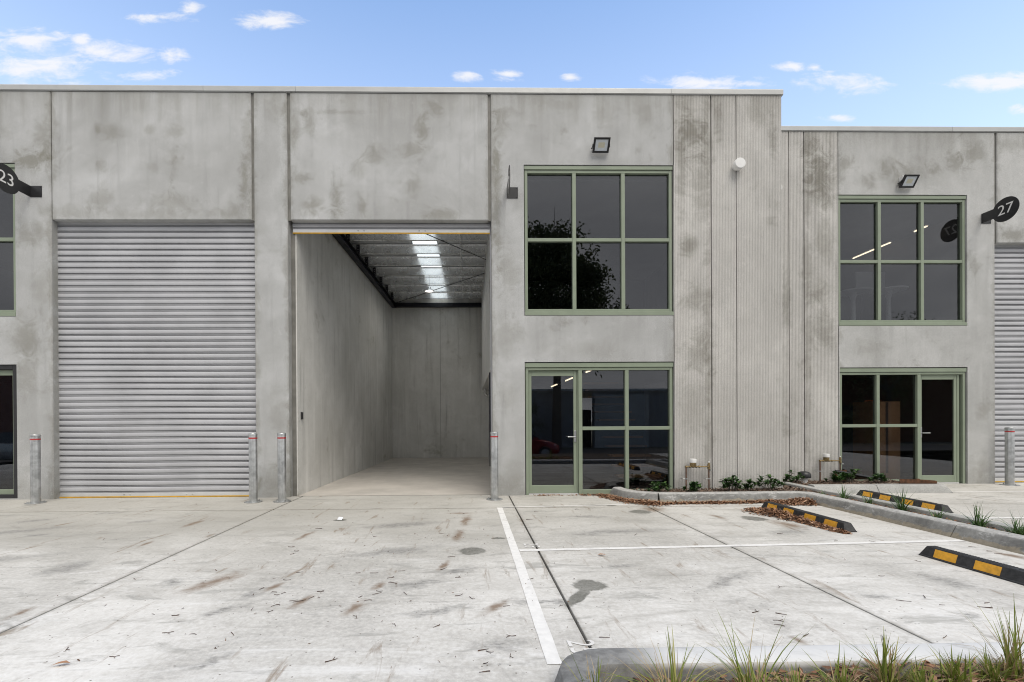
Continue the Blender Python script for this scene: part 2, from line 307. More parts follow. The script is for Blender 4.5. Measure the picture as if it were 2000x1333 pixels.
simple('bare_ground', (.16,.15,.11), .95, 0, .25, .4, .2)
simple('bark', (.10,.085,.07), .9, 0, .3, 6, .4)
simple('twig', (.075,.045,.032), .85, 0, .35, 30)
simple('paper', (.78,.80,.84), .7, 0, .03, 30)
simple('shed_cladding', (.26,.26,.265), .55, .1, .08, 1)
simple('shed_pale', (.42,.41,.38), .7, 0, .08, 1)
simple('car_red', (.24,.012,.018), .25, 0, .04, 2)
simple('car_silver', (.42,.43,.45), .28, .4, .03, 2)
simple('car_glass', (.01,.011,.012), .05, 0, .1, 2)
simple('tyre', (.02,.02,.02), .8, 0, .1, 9)
simple('lamp_clear', (.75,.76,.78), .15, .3, .03, 9)
simple('led_yellow', (.56,.54,.43), .5, 0, .08, 90)
simple('flood_glass', (.60,.64,.68), .25, 0, .03, 9)

def foil():
    mt, t = new_mat('foil'); P = pos(t)
    h = t.noise(P, 3.2, 5.0, 0.6, 1.2); h2 = t.noise(t.scale(P, (1, 4, 1)), 2.0, 3.0, 0.5, 0.8)
    finish(t, t.mix(h, (.34,.35,.36), (.52,.53,.54)), .42, .45, t.math('ADD', h, h2), 0.22, 0.03)
foil()
def translucent():
    mt, t = new_mat('skylight_sheet')
    a = t.n('ShaderNodeBsdfTranslucent', ins={0: (.93,.97,.93,1)}); b = t.n('ShaderNodeBsdfDiffuse', ins={0: (.8,.82,.8,1)})
    mx = t.n('ShaderNodeMixShader', ins={0: .06, 1: a.outputs[0], 2: b.outputs[0]}); t.n('ShaderNodeOutputMaterial', ins={0: mx.outputs[0]})
translucent()
def glass():
    mt, t = new_mat('tinted_glass')
    f = t.n('ShaderNodeLayerWeight', ins={0: .5}).outputs['Facing']
    f5 = t.math('POWER', f, 5.0)
    fac = t.math('ADD', t.math('MULTIPLY', f5, .9), .068)
    wv = t.noise(pos(t), 1.1, 2.0, 0.4)
    nm = t.n('ShaderNodeBump', ins={'Strength': .004, 'Distance': .01, 'Height': wv}).outputs[0]
    tr = t.n('ShaderNodeBsdfTransparent', ins={0: (.60,.61,.62,1)})
    gl = t.n('ShaderNodeBsdfGlossy', ins={0: (.95,.96,1,1), 'Roughness': 0.0, 'Normal': nm})
    mx = t.n('ShaderNodeMixShader', ins={0: fac, 1: tr.outputs[0], 2: gl.outputs[0]}); t.n('ShaderNodeOutputMaterial', ins={0: mx.outputs[0]})
glass()
def emitter(name, c, s):
    mt, t = new_mat(name); e = t.n('ShaderNodeEmission', ins={0: (*c, 1), 1: s}); t.n('ShaderNodeOutputMaterial', ins={0: e.outputs[0]})
emitter('tube_light', (1, .80, .55), 2.4)
emitter('lamp_disc', (1, .93, .86), .9)
def island(name, cols, rough=.75, trans=0.0):
    """each loose piece of the mesh takes its own tint"""
    mt, t = new_mat(name)
    r = t.n('ShaderNodeNewGeometry').outputs['Random Per Island']
    cr = t.n('ShaderNodeValToRGB', ins={0: r}); e = cr.color_ramp.elements
    while len(e) < len(cols): e.new(.5)
    for i, c_ in enumerate(cols): e[i].position = i/(len(cols)-1); e[i].color = (*c_, 1)
    if trans:
        p = t.n('ShaderNodeBsdfPrincipled', ins={'Base Color': cr.outputs[0], 'Roughness': rough, 'Specular IOR Level': .35})
        tl = t.n('ShaderNodeBsdfTranslucent', ins={0: cr.outputs[0]})
        mx = t.n('ShaderNodeMixShader', ins={0: trans, 1: p.outputs[0], 2: tl.outputs[0]}); t.n('ShaderNodeOutputMaterial', ins={0: mx.outputs[0]})
    else: finish(t, cr.outputs[0], rough, spec=.3)
island('chips', [(.07,.04,.025),(.24,.12,.065),(.14,.075,.045),(.36,.20,.115),(.28,.16,.10),(.44,.29,.19)])
island('mulch_grey', [(.04,.03,.022),(.13,.085,.06),(.09,.06,.045),(.22,.16,.12),(.16,.10,.07),(.30,.24,.19)])
island('shrub_leaf', [(.018,.045,.014),(.035,.085,.022),(.025,.06,.018),(.07,.14,.03)], .35, .15)
island('blade_green', [(.09,.13,.02),(.20,.25,.04),(.13,.18,.03),(.30,.31,.08),(.40,.33,.15)], .5, .25)
island('blade_dark', [(.03,.065,.018),(.075,.15,.04),(.055,.11,.03),(.17,.25,.11)], .45, .2)
island('straw', [(.36,.27,.14),(.45,.36,.2),(.28,.19,.1),(.5,.42,.28)], .7, .2)
island('gum_leaf', [(.05,.065,.03),(.10,.12,.05),(.07,.09,.04),(.14,.15,.07)], .55, .25)
def bricks():
    mt, t = new_mat('brickwork')
    b = t.n('ShaderNodeTexBrick', ins={'Vector': t.n('ShaderNodeMapping', ins={0: pos(t), 2: (R(90), 0, 0)}).outputs[0], 'Color1': (.16,.05,.035,1), 'Color2': (.24,.085,.055,1), 'Mortar': (.3,.28,.25,1), 'Scale': 4.0})
    finish(t, b.outputs[0], .85)
bricks()

# ------------------------------------------------------------------ mesh helpers
class MB:
    def __init__(s): s.v = []; s.f = []
    def add(s, vs, fs):
        o = len(s.v); s.v += [tuple(q) for q in vs]; s.f += [tuple(i+o for i in f) for f in fs]; return s
    def box(s, x0, x1, y0, y1, z0, z1):
        return s.add([(x0,y0,z0),(x1,y0,z0),(x1,y1,z0),(x0,y1,z0),(x0,y0,z1),(x1,y0,z1),(x1,y1,z1),(x0,y1,z1)],
                     [(0,3,2,1),(4,5,6,7),(0,1,5,4),(1,2,6,5),(2,3,7,6),(3,0,4,7)])
    def cbox(s, x0, x1, y0, y1, z0, z1, c=.01):
        """box with chamfered front (-Y) edges"""
        a = [(x0,y1,z0),(x1,y1,z0),(x1,y1,z1),(x0,y1,z1)]; b = [(x0,y0+c,z0),(x1,y0+c,z0),(x1,y0+c,z1),(x0,y0+c,z1)]
        d = [(x0+c,y0,z0+c),(x1-c,y0,z0+c),(x1-c,y0,z1-c),(x0+c,y0,z1-c)]
        f = [(0,1,2,3)]
        for i in range(4):
            j = (i+1) % 4; f += [(4+j,4+i,i,j)[::1], (8+j,8+i,4+i,4+j)]
        f.append((8,9,10,11)); return s.add(a+b+d, f)
    def prism(s, poly, z0, z1):
        n = len(poly); vs = [(x,y,z0) for x,y in poly]+[(x,y,z1) for x,y in poly]
        return s.add(vs, [tuple(range(n))[::-1], tuple(range(n,2*n))]+[(i,(i+1)%n,(i+1)%n+n,i+n) for i in range(n)])
    def extrude_x(s, prof, x0, x1, cap=True):
        """prof: closed list of (y,z)"""
        n = len(prof); vs = [(x0,y,z) for y,z in prof]+[(x1,y,z) for y,z in prof]
        fs = [(i,i+n,(i+1)%n+n,(i+1)%n) for i in range(n)]
        if cap: fs += [tuple(range(n)), tuple(range(n,2*n))[::-1]]
        return s.add(vs, fs)
    def tube(s, pts, r, n=8, cap=True, r1=None):
        pts = [Vector(q) for q in pts]; rings = []; k = len(pts)
        for i, q in enumerate(pts):
            d = (pts[min(i+1,k-1)]-pts[max(i-1,0)]).normalized()
            a = d.orthogonal().normalized(); b = d.cross(a)
            rr = r if r1 is None else r+(r1-r)*i/(k-1)
            rings.append([q+(a*math.cos(2*math.pi*j/n)+b*math.sin(2*math.pi*j/n))*rr for j in range(n)])
        # keep the rings aligned
        for i in range(1, k):
            best = min(range(n), key=lambda o: sum((rings[i][(j+o)%n]-rings[i-1][j]).length for j in range(0, n, max(1, n//4))))
            rings[i] = rings[i][best:]+rings[i][:best]
        vs = [p_ for rg in rings for p_ in rg]; fs = []
        for i in range(k-1):
            for j in range(n): fs.append((i*n+j, i*n+(j+1)%n, (i+1)*n+(j+1)%n, (i+1)*n+j))
        if cap: fs += [tuple(range(n))[::-1], tuple(range((k-1)*n, k*n))]
        return s.add(vs, fs)
    def lathe(s, prof, c=(0,0,0), n=20, axis='Z'):
        """prof: list of (radius, height)"""
        vs = []; fs = []
        for r, h in prof:
            for j in range(n):
                a = 2*math.pi*j/n; x, y, z = r*math.cos(a), r*math.sin(a), h
                if axis == 'Y': x, y, z = x, -z, y
                if axis == 'X': x, y, z = z, x, y
                vs.append((c[0]+x, c[1]+y, c[2]+z))
        k = len(prof)
        for i in range(k-1):
            for j in range(n): fs.append((i*n+j, i*n+(j+1)%n, (i+1)*n+(j+1)%n, (i+1)*n+j))
        fs += [tuple(range(n))[::-1], tuple(range((k-1)*n, k*n))]
        return s.add(vs, fs)
    def xform(s, M):
        s.v = [tuple(M @ Vector(q)) for q in s.v]; return s
    def build(s, name, mat, parent=None, smooth=None, bevel=0.0, **props):
        off = Vector((0,0,0)); p = parent
        while p is not None: off += Vector(p.location); p = p.parent
        me = bpy.data.meshes.new(name); me.from_pydata([tuple(Vector(q)-off) for q in s.v], [], s.f); me.update()
        me.materials.append(MATS[mat])
        if smooth is not None:
            me.polygons.foreach_set('use_smooth', [True]*len(me.polygons))
            me.set_sharp_from_angle(angle=R(smooth))
        return link(name, me, parent, bevel, **props)
def link(name, me, parent=None, bevel=0.0, **props):
    o = bpy.data.objects.new(name, me); col.objects.link(o); o.parent = parent
    if bevel:
        b = o.modifiers.new('bevel', 'BEVEL'); b.width = bevel; b.segments = 2; b.limit_method = 'ANGLE'; b.angle_limit = R(35)
    for k, v in props.items(): o[k] = v
    return o
def thing(name, label, cat, loc=(0,0,0), group=None):
    o = bpy.data.objects.new(name, None); col.objects.link(o); o.location = loc; o.empty_display_size = .2
    o['label'] = label; o['category'] = cat
    if group: o['group'] = group
    return o
def copy_tree(o, loc, label=None, rz=None, parent=None):
    c_ = o.copy(); col.objects.link(c_); c_.parent = parent
    if parent is None:
        c_.location = loc
        if rz is not None: c_.rotation_euler[2] = rz
        if label: c_['label'] = label
    for ch in o.children: copy_tree(ch, None, parent=c_)
    return c_
def box(name, mat, parent, *a, bevel=0.0, **kw): return MB().box(*a).build(name, mat, parent, bevel=bevel, **kw)
def text_mesh(body, size, depth=.003):
    cu = bpy.data.curves.new('txt', 'FONT'); cu.body = body; cu.size = size; cu.extrude = depth; cu.align_x = 'CENTER'; cu.align_y = 'CENTER'; cu.resolution_u = 6
    o = bpy.data.objects.new('txt', cu); col.objects.link(o); bpy.context.view_layer.update()
    me = bpy.data.meshes.new_from_object(o.evaluated_get(bpy.context.evaluated_depsgraph_get()))
    bpy.data.objects.remove(o); bpy.data.curves.remove(cu); return me

# ------------------------------------------------------------------ ground, paving, road
g = MB().add([(-600,-600,-.62),(600,-600,-.62),(600,600,-.62),(-600,600,-.62)], [(0,1,2,3)]).build('ground', 'bare_ground', kind='structure')
road = MB().add([(-60,-21,-.46),(60,-21,-.46),(60,-12.2,-.46),(-60,-12.2,-.46)], [(0,1,2,3)]).build('road', 'asphalt', kind='structure')
verge = MB().add([(.6,-9.4,-.02),(60,-9.4,-.02),(60,-12.2,-.45),(.6,-12.2,-.45)], [(0,1,2,3)]).build('verge', 'bare_ground', kind='structure')
pav = MB().box(-16,16,-10.6,1.4,-.30,-.05).build('pavement', 'joint_filler', kind='structure')
GAP = .010
def slab(x0, x1, y0, y1):
    e = .004
    MB().add([(x0+GAP,y0+GAP,-.06),(x1-GAP,y0+GAP,-.06),(x1-GAP,y1-GAP,-.06),(x0+GAP,y1-GAP,-.06),
              (x0+GAP,y0+GAP,-e),(x1-GAP,y0+GAP,-e),(x1-GAP,y1-GAP,-e),(x0+GAP,y1-GAP,-e),
              (x0+GAP+e,y0+GAP+e,0),(x1-GAP-e,y0+GAP+e,0),(x1-GAP-e,y1-GAP-e,0),(x0+GAP+e,y1-GAP-e,0)],
             [(0,1,5,4),(1,2,6,5),(2,3,7,6),(3,0,4,7),(4,5,9,8),(5,6,10,9),(6,7,11,10),(7,4,8,11),(8,9,10,11)]).build('slab', 'paving_concrete', pav)
JX = [-16, -7.58, -3.167, .746, 5.9]
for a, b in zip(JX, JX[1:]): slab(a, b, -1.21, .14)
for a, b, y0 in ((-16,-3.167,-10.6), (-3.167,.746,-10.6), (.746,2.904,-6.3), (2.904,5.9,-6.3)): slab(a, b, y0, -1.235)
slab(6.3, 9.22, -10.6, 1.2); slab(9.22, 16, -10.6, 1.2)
MB().add([(-16,-10.6,0),(.6,-10.6,0),(.6,-12.3,-.44),(-16,-12.3,-.44)], [(3,2,1,0)]).build('crossover', 'paving_concrete', kind='structure')
def line(x0, y0, x1, y1, wd):
    d = Vector((x1-x0, y1-y0)).normalized(); n = Vector((-d.y, d.x))*wd/2
    k = max(2, int(math.hypot(x1-x0, y1-y0)/.12)); L = []; Rr = []
    for i in range(k+1):
        x = x0+(x1-x0)*i/k; y = y0+(y1-y0)*i/k; j = random.uniform(-.004, .004); j2 = random.uniform(-.004, .004)
        L.append((x+n.x*(1+j*12), y+n.y*(1+j*12), .004)); Rr.append((x-n.x*(1+j2*12), y-n.y*(1+j2*12), .004))
    MB().add(L+Rr, [(i, k+1+i, k+2+i, i+1) for i in range(k)]).build('painted_line', 'line_paint', pav)
line(.49, -1.22, .488, -6.07, .09)
line(.54, -1.19, 2.65, -1.03, .045)
line(.54, -3.71, 5.68, -3.49, .075)
line(9.3, -.01, 14, .0, .06); line(6.95, -2.33, 13, -2.25, .08)
# stencilled bay numbers, partly worn away
def stencil(x, y):
    me = text_mesh('25', .26, 0.0); me.materials.append(MATS['worn_paint'])
    o = link('painted_number', me, pav); o.location = (x, y, .0045); o.rotation_euler = (0, 0, R(-90)); o.scale = (.75, .95, 1)
stencil(.69, -5.87); stencil(.69, -3.52)

# ------------------------------------------------------------------ kerbs
def kerb(pathpts, side, label_mat='kerb_concrete', prof=None, name='kerb'):
    """side +1: paving lies to the left of the path"""
    prof = prof or [(.105,-.04),(.10,.004),(.048,.10),(.034,.128),(.012,.145),(-.015,.151),(-.13,.152),(-.148,.143),(-.155,.12),(-.155,-.05)]
    P = [Vector((x, y)) for x, y in pathpts]; n = len(P); k = len(prof); vs = []; fs = []
    for i in range(n):
        d0 = (P[i]-P[max(0,i-1)]); d1 = (P[min(n-1,i+1)]-P[i])
        d0 = d0.normalized() if d0.length else d1.normalized(); d1 = d1.normalized() if d1.length else d0
        n0 = Vector((-d0.y, d0.x))*side; n1 = Vector((-d1.y, d1.x))*side
        mm = (n0+n1).normalized(); mm = mm/max(.35, mm.dot(n0))
        for o_, z in prof: vs.append((P[i].x+mm.x*o_, P[i].y+mm.y*o_, z))
    for i in range(n-1):
        for j in range(k): fs.append((i*k+j, i*k+(j+1)%k, (i+1)*k+(j+1)%k, (i+1)*k+j))
    fs += [tuple(range(k)), tuple(range((n-1)*k, n*k))[::-1]]
    if side < 0: fs = [f[::-1] for f in fs]
    return MB().add(vs, fs).build(name, label_mat, smooth=38, kind='structure')
def arc(cx, cy, r, a0, a1, n=7): return [(cx+r*math.cos(R(a0+(a1-a0)*i/n)), cy+r*math.sin(R(a0+(a1-a0)*i/n))) for i in range(n+1)]
kerb([(2.74,-.005),(2.745,-.2),(2.80,-.42),(2.90,-.58),(3.05,-.70),(3.25,-.785)], -1)
kerb([(3.262,-.79),(3.7,-.83),(4.6,-.82),(5.68,-.80),(5.80,-.88),(5.81,-2.0),(5.81,-3.314)], -1)
kerb([(5.81,-3.326),(5.81,-6.1)], -1)
kerb([(6.42,.5),(6.42,-3.1)], 1, 'kerb_pale'); kerb([(6.42,-3.112),(6.42,-6.1)], 1, 'kerb_pale')
kerb([(6.56,.0),(7.75,.0)], -1, 'kerb_pale'); kerb([(7.762,.0),(9.1,.0)], -1, 'kerb_pale')
MB().add([(9.1,-.10,.004),(9.1,-.03,.128),(9.1,.03,.15),(9.1,.15,.14),(9.1,.15,.0),(9.32,-.10,-.01),(9.24,-.02,.0),(9.30,.15,-.01)], [(0,5,6,1),(1,6,7,3,2),(3,7,4),(0,1,2,3,4)[::-1],(0,4,7,6,5)[::-1]]).build('kerb_end', 'kerb_pale', kind='structure')
nk = [(.47,-10.4),(.47,-6.5)]+arc(.72,-6.38,.25,180,90,6)[1:]+[(1.6,-6.13),(4,-6.12),(6.4,-6.11)]
def splashed():
    mt, t = new_mat('kerb_splashed'); P = pos(t); n1 = t.noise(P, 2.6, 6.0, .7, .8); n2 = t.noise(P, 18, 5, .7)
    z = t.n('ShaderNodeSeparateXYZ', ins={0: P}).outputs[2]
    top = t.mrange(t.math('ADD', z, t.math('MULTIPLY', t.math('SUBTRACT', n1, .5), .05)), .085, .125)
    x = t.n('ShaderNodeSeparateXYZ', ins={0: P}).outputs[0]
    cc = t.mix(t.mrange(n2, .3, .7), (.15,.15,.147), (.24,.24,.235))
    cc = t.mix(t.math('MULTIPLY', t.math('MULTIPLY', top, t.mrange(x, .8, 1.15)), t.mrange(n1, .3, .5, .55, 1)), cc, (.60,.60,.595))
    finish(t, cc, .85, 0, n2, .4, .006, .3)
splashed()
kerb(nk, 1, 'kerb_splashed', [(.06,-.04),(.05,.004),(.02,.085),(.01,.115),(-.01,.127),(-.03,.132),(-.155,.132),(-.172,.122),(-.18,.10),(-.185,-.06)])

# beds of soil
def bed(name, poly, z):
    from mathutils.geometry import tessellate_polygon
    xs = [q[0] for q in poly]; ys = [q[1] for q in poly]
    return MB().prism(poly, -.05, z).build(name, 'soil', kind='structure')
bed('garden_bed', [(2.9,-.01),(2.95,-.3),(3.15,-.55),(3.45,-.66),(5.7,-.64),(5.98,-.70),(5.98,-.01)], .085)
bed('garden_bed', [(5.955,-6),(6.27,-6),(6.27,.52),(5.955,.52)], .07)
bed('garden_bed', [(6.275,.14),(9.05,.14),(9.05,1.075),(6.275,1.075)], .085)
def soil_z(x):
    k = min(1, max(0, (x-1.15)/1.2)); return .025+.075*k*k*(3-2*k)
bxs = [.655+i*.2 for i in range(33)]; b_ = MB()
for y_ in (-9.4, -8.0, -7.2, -6.7, -6.305): b_.v += [(x, y_, soil_z(x)+random.uniform(-.006,.006)) for x in bxs]
b_.f = [(j*33+i, j*33+i+1, (j+1)*33+i+1, (j+1)*33+i) for j in range(4) for i in range(32)]
b_.build('garden_bed', 'soil', smooth=60, kind='structure')

# ------------------------------------------------------------------ buildings
def wall_panel(parent, x0, x1, z0, z1, y0, y1, openings=(), mat='concrete_wall', name='wall_panel', ch=.012):
    """precast panel with real openings and chamfered arrises; openings: (xa,xb,za,zb)"""
    xs = sorted({x0, x1, *[v for o in openings for v in o[:2]]}); zs = sorted({z0, z1, *[v for o in openings for v in o[2:]]})
    inside = lambda x, z: any(a < x < b and c < z < d for a, b, c, d in openings)
    b = MB()
    def px(x): return x+ch if x == x0 else (x-ch if x == x1 else x)
    def pz(z): return z+ch if z == z0 and z0 > .1 else (z-ch if z == z1 else z)
    cells = [[not inside((xs[i]+xs[i+1])/2, (zs[j]+zs[j+1])/2) for j in range(len(zs)-1)] for i in range(len(xs)-1)]
    nx, nz_ = len(xs)-1, len(zs)-1
    for i in range(nx):
        for j in range(nz_):
            if not cells[i][j]: continue
            xa, xb, za, zb = xs[i], xs[i+1], zs[j], zs[j+1]
            b.add([(px(xa),y0,pz(za)),(px(xb),y0,pz(za)),(px(xb),y0,pz(zb)),(px(xa),y0,pz(zb))], [(0,1,2,3)])
            b.add([(xa,y1,za),(xb,y1,za),(xb,y1,zb),(xa,y1,zb)], [(3,2,1,0)])
            for (di, dj, e) in ((-1,0,0),(1,0,1),(0,-1,2),(0,1,3)):
                ii, jj = i+di, j+dj
                edge = not (0 <= ii < nx and 0 <= jj < nz_)
                if not edge and cells[ii][jj]: continue
                y_ = y0+ch if edge else y0
                pa, pb = ((xa,za),(xa,zb)) if e == 0 else ((xb,zb),(xb,za)) if e == 1 else ((xb,za),(xa,za)) if e == 2 else ((xa,zb),(xb,zb))
                b.add([(pa[0],y_,pa[1]),(pb[0],y_,pb[1]),(pb[0],y1,pb[1]),(pa[0],y1,pa[1])], [(0,1,2,3)])
                if edge:
                    b.add([(px(pa[0]),y0,pz(pa[1])),(px(pb[0]),y0,pz(pb[1])),(pb[0],y_,pb[1]),(pa[0],y_,pa[1])], [(0,1,2,3)])
    return b.build(name, mat, parent)
def ribbed(parent, x0, x1, z0, z1, y0, y1, pitch=.0298):
    n = round((x1-x0)/pitch); p_ = (x1-x0)/n; pr = []
    for i in range(n):
        a = x0+i*p_; pr += [(a+.001, y0+.006), (a+p_*.2, y0), (a+p_*.6, y0), (a+p_*.8, y0+.006)]
    pr += [(x1-.001, y0+.006)]; k = len(pr)
    vs = [(x, y, z0) for x, y in pr]+[(x, y, z1) for x, y in pr]+[(x0,y1,z0),(x1,y1,z0),(x0,y1,z1),(x1,y1,z1)]
    fs = [(i, i+1, k+i+1, k+i) for i in range(k-1)]+[(2*k+1,2*k,2*k+2,2*k+3),(2*k,0,k,2*k+2),(k-1,2*k+1,2*k+3,2*k-1)]
    return MB().add(vs, fs).build('ribbed_wall_panel', 'ribbed_concrete', parent)
def sealed_joint(parent, x, z0, z1, y, wd):
    return box('sealant_joint', 'sealant', parent, x-wd/2-.002, x+wd/2+.002, y+.030, y+.06, z0, z1)

def bar(parent, name, x0, x1, z0, z1, y0, y1, mat='sage_frame'):
    return MB().cbox(x0, x1, y0, y1, z0, z1, .004).build(name, mat, parent)
def frame_mesh(x0, x1, z0, z1, y0, y1, w_):
    b = MB(); b.cbox(x0, x0+w_, y0, y1, z0, z1, .004).cbox(x1-w_, x1, y0, y1, z0, z1, .004)
    b.cbox(x0+w_, x1-w_, y0+.001, y1, z1-w_, z1, .004).cbox(x0+w_, x1-w_, y0+.001, y1, z0, z0+w_, .004); return b
def pane(parent, x0, x1, z0, z1, y):
    return box('pane', 'tinted_glass', parent, x0, x1, y, y+.006, z0, z1)
def gap_frame(parent, x0, x1, z0, z1, y):
    b = MB(); t_ = .022
    b.box(x0,x0+t_,y,y+.05,z0,z1).box(x1-t_,x1,y,y+.05,z0,z1).box(x0+t_,x1-t_,y,y+.05,z1-t_,z1).box(x0+t_,x1-t_,y,y+.05,z0,z0+t_*.5)
    return b.build('rebate', 'gap_black', parent)
def upper_window(bld, x0, x1, z0, z1, y, mx, mz):
    """three by two fixed window with head flashing and sill"""
    win = frame_mesh(x0+.016, x1-.016, z0+.075, z1-.085, y+.03, y+.13, .055).build('window', 'sage_frame', bld)
    gap_frame(win, x0, x1, z0, z1, y+.055)
    bar(win, 'head_flashing', x0+.008, x1-.008, z1-.082, z1-.012, y+.012, y+.10)
    bar(win, 'sill', x0+.010, x1-.006, z0+.004, z0+.072, y-.006, y+.10)
    xi0, xi1, zi0, zi1 = x0+.071, x1-.071, z0+.13, z1-.14
    xe = [xi0, mx[0], mx[1], xi1]; hw = .035
    for q in mx: bar(win, 'mullion', q-hw, q+hw, zi0, zi1, y+.032, y+.125)
    for i in range(3):
        a = xe[i]+(hw if i else 0); b_ = xe[i+1]-(hw if i < 2 else 0)
        bar(win, 'transom', a, b_, mz-.032, mz+.032, y+.035, y+.12)
        pane(win, a, b_, zi0, mz-.032, y+.085); pane(win, a, b_, mz+.032, zi1, y+.085)
    return win
def door_leaf(bld, x0, x1, z0, z1, y, hinge_left=True, handle=True, mat='sage_frame'):
    st, top, bot = .058, .10, .15
    b = MB(); b.cbox(x0,x0+st,y,y+.045,z0,z1,.004).cbox(x1-st,x1,y,y+.045,z0,z1,.004).cbox(x0+st,x1-st,y+.001,y+.045,z1-top,z1,.004).cbox(x0+st,x1-st,y+.001,y+.045,z0,z0+bot,.004)
    d = b.build('door', mat, bld)
    pane(d, x0+st, x1-st, z0+bot, z1-top, y+.02)
    if handle:
        hx = (x1-.03) if hinge_left else (x0+.03); s = -1 if hinge_left else 1
        MB().cbox(hx-.022, hx+.022, y-.012, y+.001, 1.0, 1.22, .004).build('handle_plate', 'galvanised', d)
        MB().tube([(hx,y-.01,1.10),(hx,y-.055,1.10),(hx+s*.02,y-.06,1.10),(hx+s*.15,y-.058,1.10)], .011, 8).build('handle', 'galvanised', d, smooth=40)
    box('threshold', 'shutter_rail', d, x0-.02, x1+.02, y-.03, y+.05, .0015, z0-.004)
    return d
def shutter(bld, x0, x1, y, zb, ztop, mat='shutter_metal'):
    """steel roller shutter: curtain of slats, bottom rail with its yellow seal, side guides"""
    r = MB()
    r.box(x0-.05, x0, y+.02, y+.05, 0.0, ztop+.3).box(x1, x1+.05, y+.02, y+.05, 0.0, ztop+.3)
    sh = r.build('roller_shutter', mat, bld)
    P_ = .1142
    MB().cbox(x0, x1, y-.004, y+.02, zb+.018, zb+.085, .004).build('bottom_rail', 'shutter_rail', sh)
    b = MB()
    for f in (.33,.36,.64,.67):
        xx = x0+(x1-x0)*f; b.lathe([(.012,0),(.012,.006),(.006,.010)], (xx, y-.004, zb+.055), 8, 'Y')
    b.build('bolt', 'galvanised', sh, kind='stuff')
    box('yellow_seal', 'yellow_strip', sh, x0, x1, y-.008, y+.016, zb, zb+.018)
    prof = [(.034,0),(.010,.004),(.002,.009),(.002,.016),(.012,.0185),(.036,.021),(.036,.029),(.004,.032),(-.004,.034),(-.006,.040),(-.006,.100),(-.003,.105),(.008,.109),(.034,.1142)]
    n = len(prof)
    vs = [(x0, yy, zz) for yy, zz in prof]+[(x1, yy, zz) for yy, zz in prof]
    me = bpy.data.meshes.new('slat'); me.from_pydata(vs, [], [(i, n+i, n+i+1, i+1) for i in range(n-1)]); me.update(); me.materials.append(MATS[mat])
    me.polygons.foreach_set('use_smooth', [True]*(n-1)); me.set_sharp_from_angle(angle=R(40))
    z = zb+.085; base = Vector((0,0,0)); p = sh
    while p is not None: base += Vector(p.location); p = p.parent
    while z < ztop+.12:
        s = link('slat', me, sh); s.location = Vector((random.uniform(-.002,.002), y+random.uniform(-.0006,.0006), z))-base; z += P_
    return sh

A = thing('warehouse_building', 'grey precast concrete warehouse with open roller door and green framed windows', 'building', (-.5, 0, 0))
WT = .15
# fronts: unit on the left, header over the closed shutter, pier, header over the open door, office front, ribbed end
L_open = [(-13.0,-8.37,3.391,6.233),(-13.0,-8.37,.0,2.505)]
wall_panel(A, -14, -7.715, 0, 7.56, 0, WT, [(-11.2,-8.37,3.391,6.233),(-11.2,-8.37,.02,2.505)])
wall_panel(A, -7.70, -4.03, 5.185, 7.56, 0, WT)
wall_panel(A, -3.985, -3.365, 0, 7.56, 0, WT)
wall_panel(A, -3.312, .388, 5.185, 7.56, 0, WT)
wall_panel(A, .442, 3.901, 0, 7.56, 0, WT, [(1.057,3.895,3.391,6.233),(1.057,3.895,-.01,2.518)])
ribbed(A, 3.903, 4.606, 0, 7.56, 0, WT); ribbed(A, 4.626, 5.09, 0, 7.56, 0, WT); ribbed(A, 5.104, 5.97, 0, 7.56, 0, WT)
for x, z0, wd in ((-7.708,5.185,.02),(-4.008,5.185,.05),(-3.338,5.185,.056),(.415,5.185,.056),(4.616,0,.024),(5.097,0,.016)): sealed_joint(A, x, z0, 7.55, 0, wd)
# capping along the parapet
for a, b in ((-14,-9.6),(-9.6,-4.9),(-4.9,-3.2),(-3.2,3.85),(3.85,5.995)):
    MB().extrude_x([(-.022,7.572),(-.022,7.655),(-.016,7.668),(.19,7.690),(.19,7.572),(.17,7.568),(.17,7.56),(-.010,7.56),(-.010,7.568)][::-1], a+.003, b-.003).build('capping', 'capping', A)
# envelope
concrete_side = 'interior_concrete'
box('side_wall', 'concrete_wall', A, 5.80, 5.968, WT+.002, 9.5, 0, 7.55)
box('side_wall', 'concrete_wall', A, -14, -13.85, WT+.002, 9.5, 0, 7.55)
def skew(y): return -3.26+(y-.2)*(.306/9.04)
# party wall of the open unit, cast in four panels
ys = [.152, 1.95, 4.46, 6.93, 9.25]
for a, b in zip(ys, ys[1:]):
    MB().prism([(skew(a)-.2,a+.006),(skew(a),a+.006),(skew(b),b-.006),(skew(b)-.2,b-.006)], 0, 6.6).build('party_wall_panel', 'interior_concrete', A)
for y_ in ys[1:-1]:
    MB().prism([(skew(y_)-.1,y_-.008),(skew(y_)-.012,y_-.008),(skew(y_)-.012,y_+.008),(skew(y_)-.1,y_+.008)], 0, 6.6).build('sealant_joint', 'sealant', A)
box('back_wall_panel', 'interior_concrete', A, -3.2, -1.100, 9.24, 9.4, 0, 6.6); box('back_wall_panel', 'interior_concrete', A, -1.088, 5.8, 9.24, 9.4, 0, 6.6)
box('back_wall_panel', 'interior_concrete', A, -13.85, -3.21, 9.24, 9.4, 0, 6.6)
box('sealant_joint', 'sealant', A, -1.11, -1.08, 9.255, 9.3, 0, 6.6)
fl = MB().add([(-3.5,.142,.0015),(5.8,.142,.0015),(5.8,9.24,.0015),(-3.5,9.24,.0015)], [(0,1,2,3)]).build('warehouse_floor', 'warehouse_floor', A)
box('office_floor', 'office_floor', A, -13.85, -3.55, .2, 9.2, -.02, .003)
